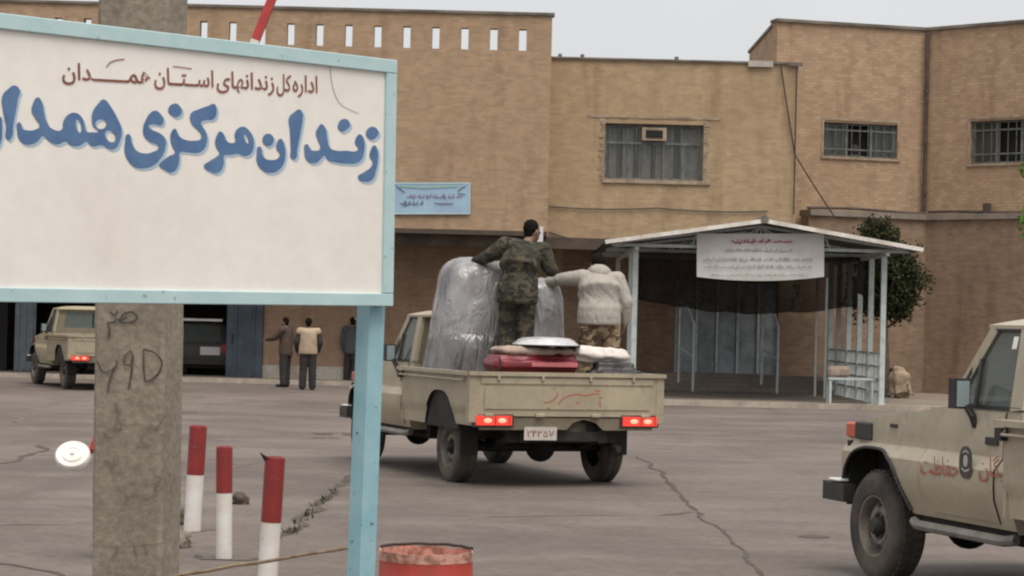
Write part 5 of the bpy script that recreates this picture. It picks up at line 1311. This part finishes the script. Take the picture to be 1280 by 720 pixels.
def person(base, rz, label, J, top, trousers, hat=None, collar=None, vox=.012, sleeves=None, vest=False, folds=.010, hem=.10, k=1.0, cat='person', hair=True):
    """J: pose in local metres (x right, y away from the camera, z up): hips, knees, ankles, shoulders, elbows, wrists, chest, pelvis, neck, head, face"""
    p = empty('person', base, rz, label=label, cat=cat)
    g = lambda n_: Vector(J[n_])
    pel, chest, neck, head, face = g('pelvis'), g('chest'), g('neck'), g('head'), Vector(J['face']).normalized()
    # ---- body (skin), continuous
    bm = B()
    limb(bm, [pel, pel.lerp(chest, .5), chest], [.105, .10, .108]); limb(bm, [chest, neck, head - V3(0, 0, .06)], [.10, .055, .055])
    side = face.cross(V3(0, 0, 1)).normalized()
    hr = Matrix((side, face, side.cross(face))).transposed().to_euler()
    ball(bm, head, (.075, .092, .115), hr); ball(bm, head + face * .02 - V3(0, 0, .05), (.058, .075, .07), hr)       # skull, jaw
    ball(bm, head + face * .098 - V3(0, 0, .015), (.013, .02, .024), hr, 8)                                            # nose
    ball(bm, head + face * .088 - V3(0, 0, .062), (.024, .012, .008), hr, 8)                                           # mouth
    for s in (-1, 1):
        ball(bm, head + side * s * .076 - V3(0, 0, .015) - face * .005, (.012, .02, .032), hr, 8)                      # ears
        ball(bm, head + face * .082 + side * s * .03 + V3(0, 0, .018), (.018, .012, .009), hr, 8)                      # brow over the eyes
    for s in 'lr':
        limb(bm, [chest + (g('sho_' + s) - chest) * .55, g('sho_' + s), g('elb_' + s), g('wri_' + s)], [.07, .055, .044, .031])
        limb(bm, [g('hip_' + s), g('kne_' + s), g('ank_' + s)], [.088, .06, .043])
        wd = (g('wri_' + s) - g('elb_' + s)).normalized(); hand(bm, g('wri_' + s), wd, J.get('palm_' + s, (0, .3, -1)), J.get('curl', .35), k)
        f_ = g('ank_' + s); limb(bm, [f_ + V3(0, -.03, -.035), f_ + V3(0, .13, -.055)], [.04, .03])
    me = remesh(bm, vox, 3); body = link('body', me, 'skin', p)
    # eyes
    bm = B()
    for s in (-1, 1): ball(bm, head + face * .090 + side * s * .031 + V3(0, 0, .004), .011, None, 8)
    obj('eyes', bm, 'hair', p, smooth='full')
    # ---- trousers
    fold = lambda amp, sc_: (lambda c: amp * .5 * noise.noise(Vector((c.x * sc_ * .6, c.y * sc_ * .6, c.z * sc_ * 1.1 + 2 * c.x))) + amp * .6 - amp * .8 * max(0, .35 - abs(noise.noise(Vector((c.x * sc_ * .5 + c.z * 4, c.y * sc_ * .4, c.z * sc_ * .5 - c.x * 3))) * 2.5)))
    bm = B(); limb(bm, [pel + V3(0, 0, .02), pel - V3(0, 0, .06)], [.125, .13])
    for s in 'lr': limb(bm, [g('hip_' + s), g('kne_' + s), g('ank_' + s) + V3(0, 0, .0)], [.112, .092, .082])
    link('trousers', remesh(bm, vox * 1.2, 3, fold(folds * 1.3, 11)), trousers, p)
    for s in 'lr':
        f_ = g('ank_' + s); bm = B(); limb(bm, [f_ + V3(0, -.03, -.04), f_ + V3(0, .07, -.045), f_ + V3(0, .17, -.055)], [.052, .05, .04]); link('shoe', remesh(bm, .015, 2), 'shoe', p)
    # ---- jacket: torso and sleeves
    bm = B(); hipz = pel + V3(0, 0, .02 - hem)
    for q, (a, b_, c) in ((0, (.205, .165, .12)), (.3, (.195, .155, .17)), (.65, (.195, .15, .17)), (1, (.19, .14, .14))):
        ball(bm, hipz.lerp(chest + V3(0, 0, .03), q), (a * J.get('wide', 1), b_, c))
    b3 = B(); tube(b3, [V3(0, 0, -.10), V3(0, 0, .1), V3(0, 0, .3), (chest - hipz)], [.20, .195, .19, .18], 20); bmesh.ops.transform(b3, matrix=Matrix.Translation(hipz) @ Matrix.Diagonal((J.get('wide', 1), .80, 1, 1)), verts=b3.verts); merge(bm, b3)
    limb(bm, [g('sho_l') + V3(.02, 0, 0), chest + V3(0, 0, .07), g('sho_r') - V3(.02, 0, 0)], [.085, .11, .085])
    if not vest:
        for s in 'lr': limb(bm, [g('sho_' + s), g('elb_' + s), g('wri_' + s).lerp(g('elb_' + s), .06)], [.088, .07, .055])
    else:
        for s in 'lr': limb(bm, [g('sho_' + s), g('sho_' + s).lerp(g('elb_' + s), .12)], [.09, .08])
    if collar: limb(bm, [neck - V3(.07, .0, .03), neck - V3(0, .05, .03), neck - V3(-.07, .0, .03)], [.05, .06, .05])
    link('vest' if vest else 'jacket', remesh(bm, vox * 1.2, 5, fold(folds * 1.6, 5.5)), top, p)
    if vest:
        for s in 'lr':
            bm = B(); limb(bm, [g('sho_' + s), g('elb_' + s), g('wri_' + s).lerp(g('elb_' + s), .06)], [.075, .062, .048]); link('sleeve', remesh(bm, vox * 1.2, 2, fold(folds, 12)), sleeves, p)
    if collar == 'hood':
        bm = B(); ball(bm, neck + V3(0, -.07, .01), (.13, .09, .085)); ball(bm, neck + V3(.0, -.02, -.03), (.15, .11, .06)); link('hood', remesh(bm, .016, 2, fold(.02, 12)), top, p)
    # ---- hair or cap
    if hair:
        bm = B(); c = head + V3(0, 0, .03) - face * .025; ball(bm, c, (.085, .095, .098), hr); ball(bm, head - face * .055 - V3(0, 0, .03), (.068, .045, .075), hr)
        link('hair', remesh(bm, .012, 2, lambda c_: .006 * fbm(c_, 40)), 'hair', p)
    if hat:
        bm = B(); ball(bm, head + V3(0, 0, .055), (.092, .105, .075), hr); ball(bm, head + face * .1 + V3(0, 0, .045), (.07, .06, .012), hr); link('cap', remesh(bm, .014, 2), hat, p)
    return p
def stand(H=1.75, **kw):
    k = H / 1.75
    J = dict(pelvis=(0, 0, .97), chest=(0, 0, 1.32), neck=(0, .01, 1.50), head=(0, .03, 1.63), face=(0, 1, 0),
             hip_l=(-.09, 0, .92), hip_r=(.09, 0, .92), kne_l=(-.11, .01, .50), kne_r=(.11, .02, .50), ank_l=(-.12, -.01, .09), ank_r=(.12, .02, .09),
             sho_l=(-.19, 0, 1.43), sho_r=(.19, 0, 1.43), elb_l=(-.25, -.02, 1.15), elb_r=(.25, -.02, 1.15), wri_l=(-.26, .05, .90), wri_r=(.26, .05, .90), palm_l=(1, 0, 0), palm_r=(-1, 0, 0))
    J.update(kw)
    for a, b in list(J.items()):
        if isinstance(b, tuple) and not a.startswith(('palm', 'face')): J[a] = tuple(q * k for q in b)
    return J
M1 = Matrix.Translation(T1) @ Matrix.Rotation(th1, 4, 'Z')
def bed(x, y, z): return M1 @ Vector((x, y, z))
b1 = bed(-.08, .15, 1.16)
person(b1, 0, 'man in dark green camouflage standing in the loaded truck, arm resting on the wrapped bundle', stand(1.80, chest=(-.01, .13, 1.29), neck=(.05, .21, 1.46), head=(.095, .26, 1.575), face=(.72, .62, -.25),
       sho_l=(-.20, .10, 1.41), sho_r=(.21, .15, 1.37), elb_l=(-.37, .18, 1.29), wri_l=(-.52, .28, 1.215), elb_r=(.31, .12, 1.15), wri_r=(.22, .33, 1.22), palm_l=(.2, .2, -1), palm_r=(-1, 0, .2), wide=1.12, pelvis=(-.05, 0, .95), hip_l=(-.145, 0, .9), hip_r=(.045, 0, .9), kne_l=(-.145, .06, .5), kne_r=(.045, .04, .5), ank_l=(-.16, 0, .09), ank_r=(.06, .0, .09)),
       'camo_green', 'camo_green_dark', folds=.012, hem=.09)
b2_ = bed(.87, .18, .865)
person(b2_, 0, 'man in a cream hooded jacket and tan camouflage trousers leaning in the truck bed', stand(1.74, pelvis=(0, -.02, .97), chest=(-.02, .07, 1.31), neck=(-.01, .15, 1.47), head=(-.02, .22, 1.575), face=(-.15, .85, -.5),
       sho_l=(-.20, .08, 1.42), sho_r=(.20, .08, 1.41), elb_l=(-.41, .16, 1.40), wri_l=(-.58, .28, 1.36), elb_r=(.31, .04, 1.15), wri_r=(.30, .10, .92), palm_l=(0, .3, -1), palm_r=(-1, 0, 0), wide=1.22, hip_l=(-.12, -.02, .9), hip_r=(.13, -.02, .9), kne_l=(-.13, .02, .5), kne_r=(.15, .03, .5)),
       'jacket_cream', 'camo_tan', collar='hood', folds=.008, hem=.0)
o = soft_box('wooden_crate', (.62, .5, .27), 'carton', None, bed(-.10, .17, .862), (0, 0, th1), .004, 4, .02); tag(o, 'low brown crate in the truck bed under the camouflaged man', 'crate')
def ground_person(px, py, rz, label, J, *a, **kw):
    q = G(px, py); q.z = 0.0
    return person(q, rz, label, J, *a, vox=.017, folds=.01, **kw)
ground_person(384, 487.5, R(4), 'man in a tan vest over dark sleeves standing with his back turned near the gateway', stand(1.74, wide=1.12, sho_l=(-.21, 0, 1.42), sho_r=(.21, 0, 1.42), elb_l=(-.29, -.02, 1.15), elb_r=(.29, -.03, 1.15), wri_r=(.24, .08, .93), wri_l=(-.27, .1, .93), head=(-.01, .03, 1.63)), 'vest_tan', 'cloth_black', vest=True, sleeves='cloth_black', hem=.02)
ground_person(356, 484, R(70), 'man in dark brown clothes with one arm stretched out beside the man in the vest', stand(1.75, sho_l=(-.19, .02, 1.42), elb_l=(-.2, .2, 1.22), wri_l=(-.16, .45, 1.18), head=(0, .05, 1.62), palm_l=(0, 0, -1)), 'cloth_brown', 'cloth_black', hem=.10)
ground_person(438, 480, R(-25), 'man in a dark slate jacket and pale cap half hidden by the blue sign post', stand(1.78, head=(.03, .04, 1.64)), 'cloth_slate', 'cloth_black', hat='cap_pale', hem=.10)

# ================================================================== LOAD IN THE TRUCK BED
def bagged(bm, w_, d_, h_, slant=0, n=5.5, seg=72, lev=44):
    """rounded bale: superellipse section, sides drawn in towards a domed top"""
    rows = []
    for j in range(lev + 1):
        v = j / lev; s = (1 - max(0, v - .05) * .20) * (1 - max(0, (v - .70) / .30) ** 3.6) if v < 1 else 0
        r_ = []
        for k in range(seg + 1):
            a = 2 * math.pi * k / seg; c, q = math.cos(a), math.sin(a); m = (abs(c) ** n + abs(q) ** n) ** (-1 / n)
            r_.append((c * m * w_ / 2 * s + slant * v, q * m * d_ / 2 * s, h_ * (v if v < .70 else .70 + .30 * math.sin((v - .70) / .30 * math.pi / 2))))
        rows.append(r_)
    grid(bm, rows); bmesh.ops.remove_doubles(bm, verts=bm.verts, dist=1e-5)
    bm.faces.new([v for v in sorted([v for v in bm.verts if v.co.z < 1e-6], key=lambda v: math.atan2(v.co.y, v.co.x))][::-1]); bmesh.ops.recalc_face_normals(bm, faces=bm.faces)
def wrap_skin(root, parts, mt, seed, amp, vox):
    bm = B()
    for c, s in parts:
        b2 = B(); bagged(b2, *s); bmesh.ops.translate(b2, verts=b2.verts, vec=c); merge(bm, b2)
    me = remesh(bm, vox, 4, lambda c: amp * (fbm(Vector((c.x * 2.1 + seed, c.y * 2.1, c.z * 1.2)), 1.1, 2)) + .03 * (.3 - min(.3, abs(noise.noise(Vector((c.x * 4.2 + seed + c.z * 1.2, c.y * 3.2, c.z * 1.3 - c.x * 1.5)))) * 1.6)))
    link('plastic_film', me, mt, root)
def wrapped(name, parts, mt, at, rz, label, cat, seed, amp=.045, vox=.03, inner=(), base=None):
    root = empty(name, at, th1 + rz, label=label, cat=cat)
    for k_, (pp, mm) in enumerate(((parts, mt),) + ((((base,), 'plastic_film_dark'),) if base else ())):
        wrap_skin(root, pp, mm, seed + k_ * 4, amp, vox)
    for nm, x0, x1, y0_, y1_, z0, z1, m_ in inner:
        bm = B(); box(bm, x0, x1, y0_, y1_, z0, z1); obj(nm, bm, m_, root, bevel=.07, seg=4, smooth=True)
    return root
wrapped('wrapped_armchair', [((-.02, .02, .0), (.92, .80, 1.60, .15))], 'plastic_film', bed(-.50, .76, .865), 0, 'tall grey plastic wrapped armchair standing at the front left of the truck bed', 'wrapped furniture', 2,
        inner=(('seat', -.26, .30, -.24, .24, .03, .60, 'upholstery_dark'), ('backrest', -.16, .30, -.12, .20, .601, 1.36, 'upholstery')), base=((0, -.02, 0), (.99, .88, .80, .05)))
wrapped('wrapped_bundle', [((0, 0, 0), (.46, .5, 1.40, .04))], 'plastic_film', bed(.38, .78, .865), .1, 'smaller grey plastic wrapped bundle between the two standing men', 'wrapped furniture', 5,
        inner=(('cushion', -.13, .14, -.14, .14, .03, .66, 'upholstery_dark'), ('cushion', -.10, .14, -.12, .14, .662, 1.2, 'upholstery')), base=((-.02, -.02, 0), (.56, .56, .62, .0)))
o = soft_box('carton', (.95, .5, .33), 'carton', None, bed(-.27, -.62, .865), (0, 0, th1), .008, 4, .03); tag(o, 'brown carton under the red suitcase in the truck bed', 'carton')
cs = empty('suitcase', bed(-.27, -.62, 1.198), th1, label='red suitcase lying flat on the load above the tailgate', cat='suitcase')
o = soft_box('shell', (.98, .52, .21), 'case_red', cs, (0, 0, 0), (0, 0, 0), .010, 4, .06)
bm = B(); box(bm, -.1, .43, -.285, -.262, .09, .135); obj('strap', bm, 'strap_red', cs, bevel=.008)
bm = B(); tube(bm, [(-.47, -.265, .05), (-.47, -.29, .06), (-.47, -.29, .16), (-.47, -.265, .17)], .012, 6); obj('handle', bm, 'bumper_black', cs)
o = soft_box('folded_blanket', (.86, .44, .09), 'blanket_beige', None, bed(-.25, -.62, 1.408), (0, 0, th1), .022, 6, .035); tag(o, 'beige folded blanket on top of the red suitcase', 'blanket')
tr_ = empty('metal_tray', bed(-.10, -.62, 1.507), th1, label='round shiny metal tray upside down on the beige blanket', cat='tray')
bm = B(); lathe(bm, [(.36, 0), (.37, .008), (.34, .03), (.30, .065), (.25, .085), (.12, .095), (0, .097)], 36); obj('dish', bm, 'tin', tr_, smooth=True)
bm = B(); lathe(bm, [(.355, .0), (.375, -.002), (.38, .006), (.365, .012)], 36); obj('rim', bm, 'hub_dark', tr_, smooth=True)
o = soft_box('black_bag', (.62, .36, .48), 'bag_black', None, bed(.66, -.72, .865), (0, 0, th1), .02, 5, .09); tag(o, 'black bag at the right rear corner of the truck bed', 'bag')
o = soft_box('white_bundle', (.72, .42, .17), 'bundle_white', None, bed(.50, -.55, 1.33), (R(0), R(3), th1 + .05), .03, 5, .06); tag(o, 'white cloth bundle lying on the black bag in the truck bed', 'bundle')
